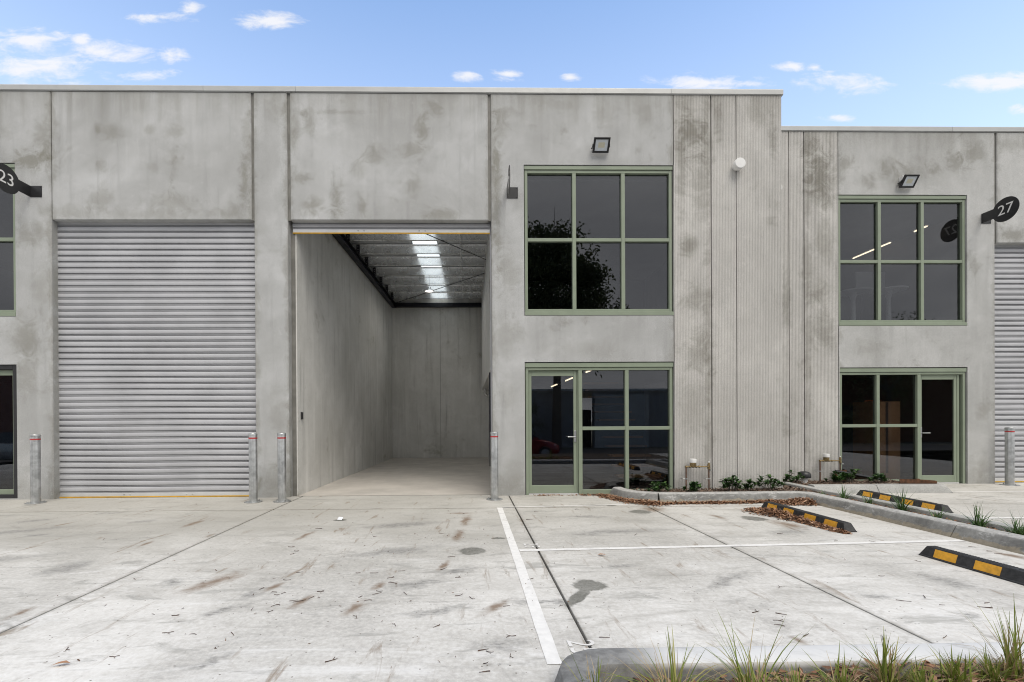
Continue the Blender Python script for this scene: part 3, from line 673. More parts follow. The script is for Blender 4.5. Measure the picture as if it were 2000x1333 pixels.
# roof
sky0, sky1 = (-1.56,-.86), (-1.40,-.79)
roof = MB().prism([(-13.85,.16),(sky0[0],.16),(sky1[0],9.24),(-13.85,9.24)], 6.215, 6.26).prism([(sky0[1],.16),(5.8,.16),(5.8,9.24),(sky1[1],9.24)], 6.215, 6.26).build('roof', 'capping', A)
MB().add([(sky0[0],.16,6.235),(sky0[1],.16,6.235),(sky1[1],9.24,6.235),(sky1[0],9.24,6.235)], [(0,1,2,3)]).build('skylight', 'skylight_sheet', roof)
PY = [2.95+.925*k for k in range(-2, 7)]
def foil_sheet(xa0, xb0, xa1, xb1):
    b = MB(); nx, ny = 10, 60
    vs = []
    for j in range(ny+1):
        y_ = .17+(9.22-.17)*j/ny; t_ = j/ny; a = xa0+(xa1-xa0)*t_; c_ = xb0+(xb1-xb0)*t_
        ph = ((y_-PY[0])/.925) % 1; sag = .02*math.sin(math.pi*ph)
        for i in range(nx+1): vs.append((a+(c_-a)*i/nx, y_, 6.205-sag*random.uniform(.5,1.2)))
    fs = [(j*(nx+1)+i, (j+1)*(nx+1)+i, (j+1)*(nx+1)+i+1, j*(nx+1)+i+1) for j in range(ny) for i in range(nx)]
    return b.add(vs, fs).build('foil_insulation', 'foil', roof, smooth=60)
foil_sheet(-3.28, sky0[0]-.01, -3.0, sky1[0]-.01); foil_sheet(sky0[1]+.01, .9, sky1[1]+.01, .9)
for y_ in PY:
    x0 = skew(y_)+.02
    MB().extrude_x([(y_+.07,5.975),(y_+.07,5.96),(y_,5.96),(y_,6.182),(y_-.06,6.182),(y_-.06,6.186),(y_+.004,6.186),(y_+.004,5.964),(y_+.066,5.964),(y_+.066,5.975)], x0, .9).build('purlin', 'purlin_metal', roof)
    MB().box(x0+.10, x0+.19, y_-.012, y_-.003, 5.93, 6.18).build('cleat', 'steel_dark', roof)
    b = MB()
    for zz in (6.0, 6.06, 6.13): b.lathe([(.011,0),(.011,.008),(.005,.012)], (x0+.145, y_-.012, zz), 6, 'Y')
    b.build('bolt', 'galvanised', roof, kind='stuff')
for a, b in zip(PY, PY[1:]): MB().tube([(-.20,a+.006,6.07),(-.20,b-.002,6.07)], .018, 6).build('bridging', 'purlin_metal', roof)
b = MB(); x_a, x_b = skew(.3)+.02, skew(9.2)+.02
for (w0, w1, za, zb) in ((0,.16,5.78,5.795),(0,.16,5.935,5.95),(.07,.085,5.795,5.935)):
    b.prism([(x_a+w0,.3),(x_a+w1,.3),(x_b+w1,9.2),(x_b+w0,9.2)], za, zb)
b.build('rafter', 'steel_dark', roof)
MB().box(-2.93, .9, 9.10, 9.23, 5.80, 5.955).build('wall_beam', 'steel_dark', roof)
for q in (((-1.55,1.9,5.95),(.60,4.45,5.95)), ((.60,5.43,5.95),(-2.82,9.15,5.95))): MB().tube(q, .011, 6).build('brace_rod', 'steel_dark', roof)
# office mezzanine on the right of the open unit
mz = wall_panel(A, .50, .56, 2.6, 6.2, 1.0, 2.0) if False else None
def mezz_wall():
    b = MB(); yy = [.16, 1.75, 2.35, 6.0, 6.6, 8.95]; zz = [2.60, 3.92, 4.78, 6.19]
    for i in range(5):
        for j in range(3):
            if i in (1, 3) and j == 1: continue
            b.box(.505, .58, yy[i], yy[i+1], zz[j], zz[j+1])
    return b.build('mezzanine_wall', 'plaster', A)
mzw = mezz_wall()
for ya, yb in ((1.75,2.35),(6.0,6.6)): box('slit_window', 'gap_black', mzw, .53, .55, ya+.001, yb-.001, 3.921, 4.779)
box('mezzanine_floor', 'plaster', A, .582, 5.8, .16, 8.95, 2.602, 2.86)
box('mezzanine_wall', 'plaster', A, .505, 5.8, 8.955, 9.03, 2.602, 6.19)
box('office_partition', 'plaster', A, .74, .80, 2.4, 9.235, .002, 2.6)
box('steel_post', 'navy', A, .50, .575, 2.62, 2.70, .30, 2.6)
box('post_bracket', 'navy', A, .575, .74, 2.63, 2.69, .42, .50); box('post_bracket', 'navy', A, .575, .74, 2.63, 2.69, 1.6, 1.68)
MB().tube([(.60,8.2,2.60),(.60,8.2,2.42),(.64,8.2,2.36),(.74,8.2,2.34)], .045, 8).build('waste_pipe', 'purlin_metal', A, smooth=40)
# office rooms behind the glass
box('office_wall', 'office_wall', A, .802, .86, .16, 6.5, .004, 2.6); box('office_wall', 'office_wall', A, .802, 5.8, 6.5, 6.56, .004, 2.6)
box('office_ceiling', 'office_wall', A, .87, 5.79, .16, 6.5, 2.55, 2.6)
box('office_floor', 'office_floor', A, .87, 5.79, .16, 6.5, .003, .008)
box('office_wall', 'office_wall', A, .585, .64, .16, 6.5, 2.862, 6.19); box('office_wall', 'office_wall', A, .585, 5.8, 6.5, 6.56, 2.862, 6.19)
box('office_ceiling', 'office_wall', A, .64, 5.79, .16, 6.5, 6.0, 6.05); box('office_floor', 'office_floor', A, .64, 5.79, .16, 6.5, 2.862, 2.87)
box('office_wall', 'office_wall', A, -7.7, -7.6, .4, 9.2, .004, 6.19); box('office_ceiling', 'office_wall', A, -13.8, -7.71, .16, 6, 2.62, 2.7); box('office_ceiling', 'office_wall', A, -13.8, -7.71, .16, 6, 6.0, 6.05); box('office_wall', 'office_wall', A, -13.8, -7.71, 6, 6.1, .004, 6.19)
# stair inside the office
stair = MB()
for k in range(12): stair.box(3.15+k*.0, 4.05, 1.0+k*.25, 1.28+k*.25, .2+k*.2, .24+k*.2)
stair.build('stair_tread', 'cardboard', A)
# windows, doors, shutters
upper_window(A, 1.057, 3.895, 3.391, 6.233, 0, (2.014, 2.946), 4.834)
def shopfront(bld, x0, x1, z1, y, door_x, mull, mz_, door_left, hx):
    win = MB().cbox(x0+.018, x0+.072, y+.03, y+.13, .0, z1-.105, .004).cbox(x1-.072, x1-.018, y+.03, y+.13, .0, z1-.105, .004).cbox(x0+.072, x1-.072, y+.031, y+.13, z1-.155, z1-.105, .004).build('shopfront', 'sage_frame', bld)
    gap_frame(win, x0, x1, .004, z1, y+.055)
    bar(win, 'head_flashing', x0+.010, x1-.008, z1-.100, z1-.016, y+.012, y+.10)
    dl, dr = door_x
    post = dr if door_left else dl
    bar(win, 'mullion', post-.036, post+.036, .0, z1-.156, y+.032, y+.128)
    a, b_ = (post+.036, x1-.072) if door_left else (x0+.072, post-.036)
    bar(win, 'bottom_rail', a, b_, .004, .095, y+.034, y+.12)
    bar(win, 'mullion', mull-.034, mull+.034, .096, z1-.156, y+.033, y+.125)
    for p0, p1 in ((a, mull-.034), (mull+.034, b_)):
        bar(win, 'transom', p0, p1, mz_-.033, mz_+.033, y+.036, y+.12)
        pane(win, p0, p1, .096, mz_-.033, y+.085); pane(win, p0, p1, mz_+.033, z1-.156, y+.085)
    d0, d1 = (dl+.004, post-.042) if door_left else (post+.042, dr-.004)
    # rebated jamb so that the leaf sits back
    if door_left: bar(win, 'jamb', post-.06, post-.037, .0, z1-.156, y+.07, y+.13)
    else: bar(win, 'jamb', dr, dr+.05, .0, z1-.156, y+.07, y+.13)
    door_leaf(bld, d0, d1 if not door_left else post-.064, .03, z1-.16, y+.075, hinge_left=door_left)
    return win
shopfront(A, 1.057, 3.895, 2.518, 0, (1.13, 2.115), 3.005, 1.259, True, 2.0)
upper_window(A, -11.2, -8.37, 3.391, 6.233, 0, (-10.25, -9.3), 4.834)
lw = frame_mesh(-11.2+.004, -8.374, .004, 2.50, .02, .13, .085).build('shopfront', 'black_frame', A)
door_leaf(A, -9.55, -8.465, .03, 2.41, .08, hinge_left=True, handle=False)
bar(lw, 'mullion', -9.62, -9.56, .09, 2.41, .05, .12); pane(lw, -11.1, -9.62, .09, 2.41, .09)
shutter(A, -7.76, -3.99, .135, .006, 5.25)
shutter(A, -3.32, .42, .135, 4.985, 5.25)
box('shutter_guide', 'sealant', A, -3.362, -3.283, .1525, .1565, 0, 5.3)
MB().box(skew(.35)-.005, skew(.35)+.03, .30, .36, 1.46, 1.60).build('door_switch', 'black_paint', A)
box('shutter_drum_cover', 'capping', A, -7.69, -4.05, .20, .22, 5.0, 6.2)

B = thing('set_back_building', 'grey concrete warehouse front set back on the right with stacked windows', 'building', (9, 1.08, 0))
YB = 1.08
ribbed(B, 5.98, 6.852, 0, 7.56, YB, YB+WT); ribbed(B, 6.866, 7.176, 0, 7.56, YB, YB+WT); ribbed(B, 7.196, 7.917, 0, 7.56, YB, YB+WT)
wall_panel(B, 7.919, 11.345, 0, 7.56, YB, YB+WT, [(7.926,10.735,3.405,6.215),(7.95,10.738,-.01,2.515)], 'concrete_wall_far')
wall_panel(B, 11.39, 15.2, 5.185, 7.56, YB, YB+WT, (), 'concrete_wall_far')
wall_panel(B, 15.21, 16, 0, 7.56, YB, YB+WT, (), 'concrete_wall_far')
for x, z0, wd in ((6.859,0,.016),(7.186,0,.024),(11.367,5.185,.05)): sealed_joint(B, x, z0, 7.55, YB, wd)
for a, b in ((5.975,10.4),(10.4,16)):
    MB().extrude_x([(YB-.022,7.572),(YB-.022,7.655),(YB-.016,7.668),(YB+.19,7.690),(YB+.19,7.572),(YB+.17,7.568),(YB+.17,7.56),(YB-.010,7.56),(YB-.010,7.568)][::-1], a+.003, b-.003).build('capping', 'capping', B)
upper_window(B, 7.926, 10.735, 3.405, 6.215, YB, (8.85, 9.79), 4.797)
shopfront(B, 7.95, 10.738, 2.515, YB, (9.71, 10.58), 8.815, 1.262, False, 9.8)
shutter(B, 11.40, 15.2, YB+.135, .012, 5.25)
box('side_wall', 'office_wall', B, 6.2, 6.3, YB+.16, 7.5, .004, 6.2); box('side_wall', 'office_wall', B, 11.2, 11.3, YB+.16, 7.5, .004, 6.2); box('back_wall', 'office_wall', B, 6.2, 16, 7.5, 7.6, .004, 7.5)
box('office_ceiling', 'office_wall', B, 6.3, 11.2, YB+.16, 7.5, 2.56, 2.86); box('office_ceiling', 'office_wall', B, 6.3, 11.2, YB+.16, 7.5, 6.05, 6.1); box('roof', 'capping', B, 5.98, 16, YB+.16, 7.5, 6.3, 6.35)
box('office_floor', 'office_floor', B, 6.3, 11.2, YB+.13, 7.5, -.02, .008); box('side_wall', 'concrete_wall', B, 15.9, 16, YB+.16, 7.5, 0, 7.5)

# ------------------------------------------------------------------ signs, lamps, vents on the fronts
def number_sign(txt, x, ywall, face, label, text=True):
    """black disc on a folded arm; face -1: numbers look towards -X, +1 towards +X"""
    t = thing('number_sign', label, 'sign', (x, ywall, 5.70), 'unit number signs')
    th = .006; n = 48; yc, zc, r = ywall-.452, 5.70, .242
    a0 = math.asin(.103/r)
    pts = [(yc+r*math.cos(a0+(2*math.pi-2*a0)*i/n), zc+r*math.sin(a0+(2*math.pi-2*a0)*i/n)) for i in range(n+1)]
    pts += [(ywall-.006, zc-.103), (ywall-.006, zc+.103)]
    k = len(pts)
    MB().add([(x-th/2,a,b) for a, b in pts]+[(x+th/2,a,b) for a, b in pts], [tuple(range(k)), tuple(range(k,2*k))[::-1]]+[(i,i+k,(i+1)%k+k,(i+1)%k) for i in range(k)]).build('disc_plate', 'black_paint', t)
    MB().box(x+th/2 if True else 0, x+.208, ywall-.008, ywall-.001, zc-.103, zc+.103).build('wall_plate', 'black_paint', t)
    b = MB()
    for zz in (zc-.08, zc+.08): b.lathe([(.009,0),(.009,.003),(.004,.005)], (x+.185, ywall-.008, zz), 8, 'Y')
    b.build('screw', 'steel_dark', t, kind='stuff')
    if text:
        me = text_mesh(txt, .29, .0015); me.materials.append(MATS['white_print'])
        o = link('number', me, t)
        o.location = (face*(th/2+.0017), yc-ywall, 0)
        o.rotation_euler = Matrix(((0,0,1),(1,0,0),(0,1,0))).to_euler() if face > 0 else Matrix(((0,0,-1),(-1,0,0),(0,1,0))).to_euler()
    return t
number_sign('23', -8.085, 0, 1, 'black disc sign numbered 23 on an arm, cut by the left edge')
number_sign('25', .737, 0, -1, 'black disc sign seen edge-on beside the tall dark window')
number_sign('27', 11.044, YB, -1, 'black disc sign numbered 27 on an arm by the right hand shutter')

def floodlight(x, ywall, z, label, junction):
    t = thing('floodlight', label, 'floodlight', (x, ywall, z), 'wall floodlights')
    W, H = .30, .25; hw, hh = W/2, H/2
    M = Matrix.Translation((x, ywall-.14, z)) @ Matrix.Rotation(R(35), 4, 'X')      # looks out and down
    fr = MB(); bw = .033
    fr.box(-hw,hw,-.004,.03,hh-bw,hh).box(-hw,hw,-.004,.03,-hh,-hh+bw).box(-hw,-hw+bw,-.004,.03,-hh+bw,hh-bw).box(hw-bw,hw,-.004,.03,-hh+bw,hh-bw).box(-hw+.01,hw-.01,.0305,.05,-hh+.01,hh-.01)
    fr.xform(M).build('housing', 'black_paint', t)
    MB().box(-hw+bw,hw-bw,.004,.03,-hh+bw,hh-bw).xform(M).build('lens', 'flood_glass', t)
    MB().box(-.06,.06,.002,.0038,-.04,.045).xform(M).build('led_board', 'led_yellow', t)
    MB().box(-hw-.012,-hw-.001,.012,.04,-.02,.02).box(hw+.001,hw+.012,.012,.04,-.02,.02).xform(M).build('pivot', 'black_paint', t)
    MB().tube([(x-hw-.008, ywall-.12, z-.01),(x-hw-.008, ywall-.03, z-.0),(x-.1, ywall-.014, z),(x+.1, ywall-.014, z),(x+hw+.008, ywall-.03, z),(x+hw+.008, ywall-.12, z-.01)], .010, 6).build('bracket', 'black_paint', t)
    MB().box(x-.05,x+.05,ywall-.02,ywall-.001,z-.03,z+.03).build('mounting', 'black_paint', t)
    if junction: MB().cbox(x-.10,x-.01,ywall-.09,ywall-.001,z+.06,z+.15,.006).build('junction_box', 'white_plastic', t)
    return t
floodlight(2.49, 0, 6.52, 'square black floodlight over the window of the open unit', False)
floodlight(9.35, YB, 6.43, 'square black floodlight with white junction box over the far right window', True)
def vent(x, ywall, z, label):
    t = thing('vent_cowl', label, 'vent', (x, ywall, z), 'white round vents')
    MB().lathe([(.075,.001),(.075,.09)], (x, ywall, z), 20, 'Y').build('spigot', 'white_plastic', t, smooth=40)
    MB().lathe([(.092,.06),(.10,.065),(.10,.145),(.092,.155),(.0,.158)], (x, ywall, z), 28, 'Y').build('cap', 'white_plastic', t, smooth=35)
vent(5.09, 0, 6.20, 'round white vent cap on the ribbed wall')
vent(6.52, YB, 6.30, 'round white vent half hidden behind the tall wall corner')

# pendant lamp in the warehouse
t = thing('pendant_lamp', 'small lit round pendant lamp under the warehouse skylight', 'lamp', (-1.25, 6.16, 5.55))
MB().tube([(-1.25,6.16,5.66),(-1.25,6.16,6.2)], .006, 6).build('cord', 'steel_dark', t)
MB().lathe([(.03,5.72),(.05,5.70),(.06,5.64),(.12,5.62),(.145,5.58),(.145,5.575)][::-1], (-1.25,6.16,0), 20).build('housing', 'purlin_metal', t, smooth=40)
MB().lathe([(.0,5.565),(.12,5.568),(.135,5.574)], (-1.25,6.16,0), 20).build('diffuser', 'lamp_disc', t)

ld = bpy.data.lights.new('pendant_light', 'AREA'); ld.shape = 'DISK'; ld.size = .26; ld.energy = 9; ld.color = (1, .95, .88)
lo = bpy.data.objects.new('pendant_light', ld); col.objects.link(lo); lo.parent = t; lo.location = (0, 0, .005)

# strip lights in the offices
def strip(x, y0, y1, z, label, grp):
    t = thing('strip_light', label, 'ceiling light', (x, (y0+y1)/2, z), grp)
    MB().box(x-.04,x+.04,y0,y1,z-.03,z).build('body', 'white_plastic', t)
    MB().tube([(x,y0+.02,z-.045),(x,y1-.02,z-.045)], .016, 8).build('tube', 'tube_light', t)
for (y0, lb) in ((.75,'first lit strip light behind the glass, nearest the entrance window'),(3.0,'second lit strip light in the row behind the glass door'),(5.2,'third lit strip light, deepest behind the glass door')):
    strip(2.66, y0, y0+1.0, 2.545, lb, 'lit strip lights in the ground floor office')
strip(10.8, 2.0, 2.35, 5.98, 'short lit strip light high behind the right pane of the far window', 'strip lights in the far upper room')
strip(10.85, 3.0, 4.2, 5.98, 'long lit strip light behind the middle pane of the far window', 'strip lights in the far upper room')
# things inside the far unit
def pedestal(x, y, z, label):
    t = thing('pedestal_table', label, 'table', (x, y, 2.86), 'white pedestal tables upstairs')
    MB().lathe([(.0,z-.03),(.34,z-.03),(.36,z-.015),(.36,z),(.0,z)], (x,y,0), 28).build('table_top', 'white_plastic', t, smooth=30)
    MB().lathe([(.06,2.88),(.045,z-.2),(.09,z-.03)], (x,y,0), 14).build('stem', 'white_plastic', t, smooth=40)
    MB().lathe([(.26,2.862),(.26,2.875),(.06,2.89)], (x,y,0), 24).build('base', 'white_plastic', t, smooth=40)
pedestal(9.1, 2.1, 4.42, 'white pedestal table behind the left pane of the far upper window')
pedestal(9.95, 2.1, 4.46, 'white pedestal table behind the middle pane of the far upper window')
t = thing('white_board', 'tilted white board behind the tables in the far upper window', 'board', (10.3, 2.9, 4.4))
MB().box(9.85,10.6,2.9,2.93,4.7,5.15).build('panel', 'white_plastic', t); MB().tube([(10.0,2.92,2.86),(10.0,2.92,4.7)], .02, 6).build('leg', 'steel_dark', t); MB().tube([(10.45,2.92,2.86),(10.45,2.92,4.7)], .02, 6).build('leg', 'steel_dark', t)
def carton(x0, x1, y0, y1, z1, label, mat='cardboard'):
    t = thing('carton', label, 'carton', ((x0+x1)/2, (y0+y1)/2, .008), 'cartons in the far office')
    MB().cbox(x0,x1,y0,y1,.010,z1-.012,.008).build('box', mat, t)
    xm = (x0+x1)/2
    MB().box(x0,xm-.004,y0,y1,z1-.011,z1-.004).build('flap', mat, t); MB().box(xm+.004,x1,y0,y1,z1-.011,z1-.004).build('flap', mat, t)
    MB().box(xm-.03,xm+.03,y0-.002,y0-.0005,.2,z1-.02).build('tape', 'twig', t)
carton(9.0, 9.62, 1.45, 2.0, 1.80, 'tall brown carton behind the middle panes of the far entrance')
carton(8.05, 8.75, 2.2, 2.9, 1.75, 'dark brown carton behind the left panes of the far entrance', 'rust')
cl = MB(); rr = random.Random(3)
for j in range(5):
    for i in range(7): cl.v.append((9.02+i*.045, 1.48+j*.06, 1.80+.05*rr.random()*(1 if 0 < i < 6 else .2)))
cl.f = [(j*7+i, j*7+i+1, (j+1)*7+i+1, (j+1)*7+i) for j in range(4) for i in range(6)]
o = cl.build('rag', 'orange_cloth', smooth=60); o['label'] = 'crumpled orange rag on top of the tall brown carton'; o['category'] = 'rag'

# ------------------------------------------------------------------ bollards
BOL = [(-7.679,-.391,'leftmost bollard, in front of the wall beside the closed shutter'),(-3.817,-.473,'steel bollard at the right edge of the closed shutter'),(-3.325,-.444,'steel bollard at the left side of the open doorway'),(.452,-.414,'steel bollard at the right side of the open doorway'),(11.369,.837,'rightmost bollard, in front of the far right shutter')]
def bollard(label):
    t = thing('bollard', label, 'bollard', (0,0,0), 'galvanised steel bollards')
    MB().lathe([(.0705,.010),(.0705,1.185),(.068,1.193)], (0,0,0), 28).build('post', 'galvanised', t, smooth=35)
    MB().lathe([(.0735,1.178),(.0735,1.205),(.068,1.214),(.03,1.221),(.0,1.222)], (0,0,0), 28).build('cap', 'galvanised', t, smooth=35)
    MB().lathe([(.0722,1.118),(.0722,1.142)], (0,0,0), 28).build('red_band', 'red_tape', t, smooth=35)
    MB().lathe([(.148,.0012),(.148,.010),(.144,.0125),(.072,.0125)], (0,0,0), 32).build('base_plate', 'galvanised', t, smooth=35)
    for a in (45,135,225,315):
        MB().lathe([(.013,.012),(.013,.022),(.007,.024),(.007,.034)], (.112*math.cos(R(a)),.112*math.sin(R(a)),0), 6).build('bolt', 'galvanised', t)
    return t
b0 = bollard(BOL[0][2])
for i, (x, y, lb) in enumerate(BOL):
    o = b0 if i == 0 else copy_tree(b0, (x,y,0), lb)
    o.location = (x,y,0); o.rotation_euler[2] = R(11*i); o['label'] = lb

# ------------------------------------------------------------------ wheel stops
def wheel_stop(label):
    t = thing('wheel_stop', label, 'wheel stop', (0,0,0), 'black and yellow rubber wheel stops')
    L = .825; e = .035
    # cross-section (x,z): lip, battered sides, flat top; ends rake inwards
    sec = [(-.085,.0015),(-.085,.012),(-.075,.016),(-.048,.102),(-.042,.108),(.042,.108),(.048,.102),(.075,.016),(.085,.012),(.085,.0015)]
    rake = lambda z: L-.05*max(0, z-.014)/.094
    k = len(sec); vs = [(x,-rake(z),z) for x, z in sec]+[(x,rake(z),z) for x, z in sec]
    MB().add(vs, [tuple(range(k)), tuple(range(k,2*k))[::-1]]+[(i,i+k,(i+1)%k+k,(i+1)%k) for i in range(k)]).build('body', 'rubber', t, bevel=.003)
    for s in (-1, 1):
        for yc in (-.58,-.215,.215,.58):
            a, b_ = (-.0742*1, .0195), (-.0502, .0965); off = .0018
            q = [(s*(a[0]-off), yc-.105, a[1]),(s*(a[0]-off), yc+.105, a[1]),(s*(b_[0]-off), yc+.105, b_[1]),(s*(b_[0]-off), yc-.105, b_[1])]
            q2 = [(x+s*.0022, y, z) for x, y, z in q]
            f = [(0,1,2,3),(7,6,5,4),(0,4,5,1),(1,5,6,2),(2,6,7,3),(3,7,4,0)]
            MB().add(q+q2, f if s < 0 else [g_[::-1] for g_ in f]).build('reflective_panel', 'reflector_yellow', t)
    for yc in (-.66, 0, .66): MB().lathe([(.022,.1085),(.022,.1092)], (0,yc,0), 12).build('bolt_hole', 'gap_black', t)
    b = MB()
    for i in range(60):
        yy = -.74+i*.025
        if min(abs(yy+.66), abs(yy), abs(yy-.66)) > .04: b.box(-.036,.036,yy,yy+.012,.1082,.1105)
    b.build('tread_ribs', 'rubber', t, kind='stuff')
    return t
WSP = [(4.74,-2.22,'wheel stop half buried in brown leaf litter'),(7.17,-1.12,'clean wheel stop on the far side of the planted divider strip'),(4.74,-4.84,'nearest wheel stop, cut by the right edge')]
w0 = wheel_stop(WSP[0][2])
for i, (x, y, lb) in enumerate(WSP):
    o = w0 if i == 0 else copy_tree(w0, (x,y,0), lb)
    o.location = (x,y,0); o['label'] = lb; o.rotation_euler[2] = R((0,-3.0,1.0)[i])

# ------------------------------------------------------------------ water meters
def meter(x, y, z, label):
    t = thing('water_meter', label, 'water meter', (x+.215, y, .08), 'water meters on copper risers')
    xr = x+.43
    MB().tube([(x,y,.05),(x,y,z-.03),(x+.006,y,z-.008),(x+.03,y,z)], .0125, 8).build('riser', 'copper', t, smooth=50)
    MB().tube([(xr,y,.05),(xr,y,z+.02)], .0125, 8).build('riser', 'copper', t, smooth=50)
    MB().tube([(x-.005,y,z),(xr+.005,y,z)], .014, 8).build('cross_pipe', 'brass', t, smooth=50)
    for xx in (x+.0, x+.07, x+.19, x+.25, xr-.01): MB().lathe([(.021,-.014),(.023,0),(.021,.014)], (xx,y,z), 8, 'X').build('union', 'brass', t)
    MB().lathe([(.02,z-.02),(.05,z),(.055,z+.02),(.055,z+.07),(.05,z+.075)], (x+.13,y,0), 18).build('meter_body', 'brass', t, smooth=35)
    MB().lathe([(.058,z+.075),(.062,z+.08),(.062,z+.14),(.056,z+.146),(.0,z+.147)], (x+.13,y,0), 18).build('meter_cap', 'white_plastic', t, smooth=35)
    MB().lathe([(.024,z-.05),(.024,z+.05),(.016,z+.055),(.016,z+.075)], (xr,y,0), 10).build('valve', 'brass', t, smooth=35)
    MB().lathe([(.013,z+.075),(.013,z+.10)], (xr,y,0), 8).build('valve_cap', 'white_plastic', t)
    MB().tube([(xr+.02,y-.01,z-.06),(xr+.02,y-.05,z-.06)], .016, 8).build('tap_outlet', 'galvanised', t)
    for xx in (x, xr): MB().tube([(xx-.06,y+.10,.31),(xx-.055,y,.31),(xx+.03,y,.31)], .006, 6).lathe([(.02,-.012),(.02,.012)], (xx,y,.31), 8).build('pipe_clip', 'galvanised', t)
meter(4.053, -.13, .535, 'copper and brass water meter against the ribbed wall of the tall building')
meter(7.417, YB-.13, .53, 'copper and brass water meter beside the far green framed entrance')
t = thing('vent_dome', 'black mushroom dome on a short pipe in the far garden bed', 'vent', (6.97, .80, .085))
MB().lathe([(.06,.07),(.06,.22)], (6.97,.80,0), 16).build('pipe', 'white_plastic', t, smooth=35)
MB().lathe([(.09,.195),(.118,.20),(.12,.215),(.117,.26),(.10,.30),(.07,.322),(.0,.33)], (6.97,.80,0), 24).build('dome', 'black_paint', t, smooth=50)
t = thing('steel_angle', 'rusty steel angle lying on the far garden kerb', 'steel offcut', (8.75,.2,.13))
MB().xform(Matrix.Identity(4)).add([(8.33,.10,.155),(9.02,.06,.155),(9.02,.06,.20),(8.98,.06,.215),(8.7,.075,.235),(8.69,.075,.25),(8.62,.08,.25),(8.61,.08,.24),(8.33,.10,.245),
          (8.33,.112,.155),(9.02,.072,.155),(9.02,.072,.20),(8.98,.072,.215),(8.7,.087,.235),(8.69,.087,.25),(8.62,.092,.25),(8.61,.092,.24),(8.33,.112,.245)],
         [tuple(range(9)), tuple(range(9,18))[::-1]]+[(i,i+9,(i+1)%9+9,(i+1)%9) for i in range(9)]).build('upright_leg', 'rust', t)
MB().add([(8.33,.113,.1535),(9.02,.073,.1535),(9.04,.17,.1535),(8.34,.21,.1535),(8.33,.113,.161),(9.02,.073,.161),(9.04,.17,.161),(8.34,.21,.161)], [(0,3,2,1),(4,5,6,7),(0,1,5,4),(1,2,6,5),(2,3,7,6),(3,0,4,7)]).build('flat_leg', 'rust', t)
t = thing('steel_offcut', 'dark rusty steel bar leaning behind shrubs under the far window', 'steel offcut', (8.2,.9,.1))
MB().tube([(7.75,.95,.31),(8.35,.9,.2),(8.75,.85,.13)], .03, 5).build('bar', 'steel_dark', t); MB().box(7.76,8.0,.96,.98,.10,.33).build('plate', 'rust', t)

# ------------------------------------------------------------------ plants
def leaf(b, base, d, L, W, up, rnd):
    d = Vector(d).normalized(); s = d.cross(Vector(up)); s = s.normalized() if s.length > .01 else Vector((1,0,0)); n = s.cross(d)
    p0 = Vector(base); c1 = p0+d*L*.35+n*L*.05; c2 = p0+d*L*.72+n*L*.04; tip = p0+d*L-n*L*.06
    b.add([p0, c1-s*W*.38+n*W*.12, c1, c1+s*W*.38+n*W*.12, c2-s*W*.5+n*W*.14, c2, c2+s*W*.5+n*W*.14, tip],
          [(0,2,1),(0,3,2),(1,2,5,4),(2,3,6,5),(4,5,7),(5,6,7)])
def shrub(x, y, z, h, wd, n, label, seed, grp='low shrubs in the garden beds'):
    rnd = random.Random(seed); t = thing('shrub', label, 'shrub', (x,y,z), grp)
    fo, sm = MB(), MB()
    for i in range(n):
        a = rnd.uniform(0, 2*math.pi); q = rnd.uniform(.15,1); hh = 1.25*h*rnd.uniform(.35,1)*(1-.35*q)
        top = Vector((x+math.cos(a)*wd*q, y+math.sin(a)*wd*q*.8, z+hh)); root = Vector((x+math.cos(a)*.03, y+math.sin(a)*.03, z-.02))
        sm.tube([root, (root+top)/2+Vector((0,0,h*.08)), top], .004, 4)
        for k in range(9):
            aa = rnd.uniform(0, 6.283); el = rnd.uniform(.05,1.0)
            leaf(fo, top-Vector((0,0,rnd.uniform(0,.05))), (math.cos(aa)*math.cos(el), math.sin(aa)*math.cos(el), math.sin(el)), rnd.uniform(.06,.11), rnd.uniform(.034,.055), (0,0,1), rnd)
    fo.build('foliage', 'shrub_leaf', t); sm.build('stem', 'bark', t)
SH = [(3.40,-.45,.20,.17,16,'small glossy shrub in front of the green window frame end'),(4.02,-.45,.17,.17,14,'low glossy shrub between the two water meter risers'),(4.78,-.38,.30,.2,22,'tallest glossy shrub by the ribbed wall joint'),(5.12,-.33,.18,.1,8,'tiny shrub just right of the tallest ribbed wall shrub'),(5.55,-.26,.26,.2,18,'glossy shrub nearest the tall wall corner')]
for i, (x, y, h, wd, n, lb) in enumerate(SH): shrub(x, y, .085, h, wd, n, lb, 20+i)
SHB = [(6.62,.62,.22,.2,15,'shrub at the foot of the black vent dome'),(7.55,.66,.2,.2,14,'shrub left of the far water meter riser foot'),(7.85,.70,.26,.22,18,'shrub under the left corner of the far window'),(8.32,.55,.20,.2,14,'shrub beside the rusty steel angle')]
for i, (x, y, h, wd, n, lb) in enumerate(SHB): shrub(x, y, .085, h, wd, n, lb, 40+i)
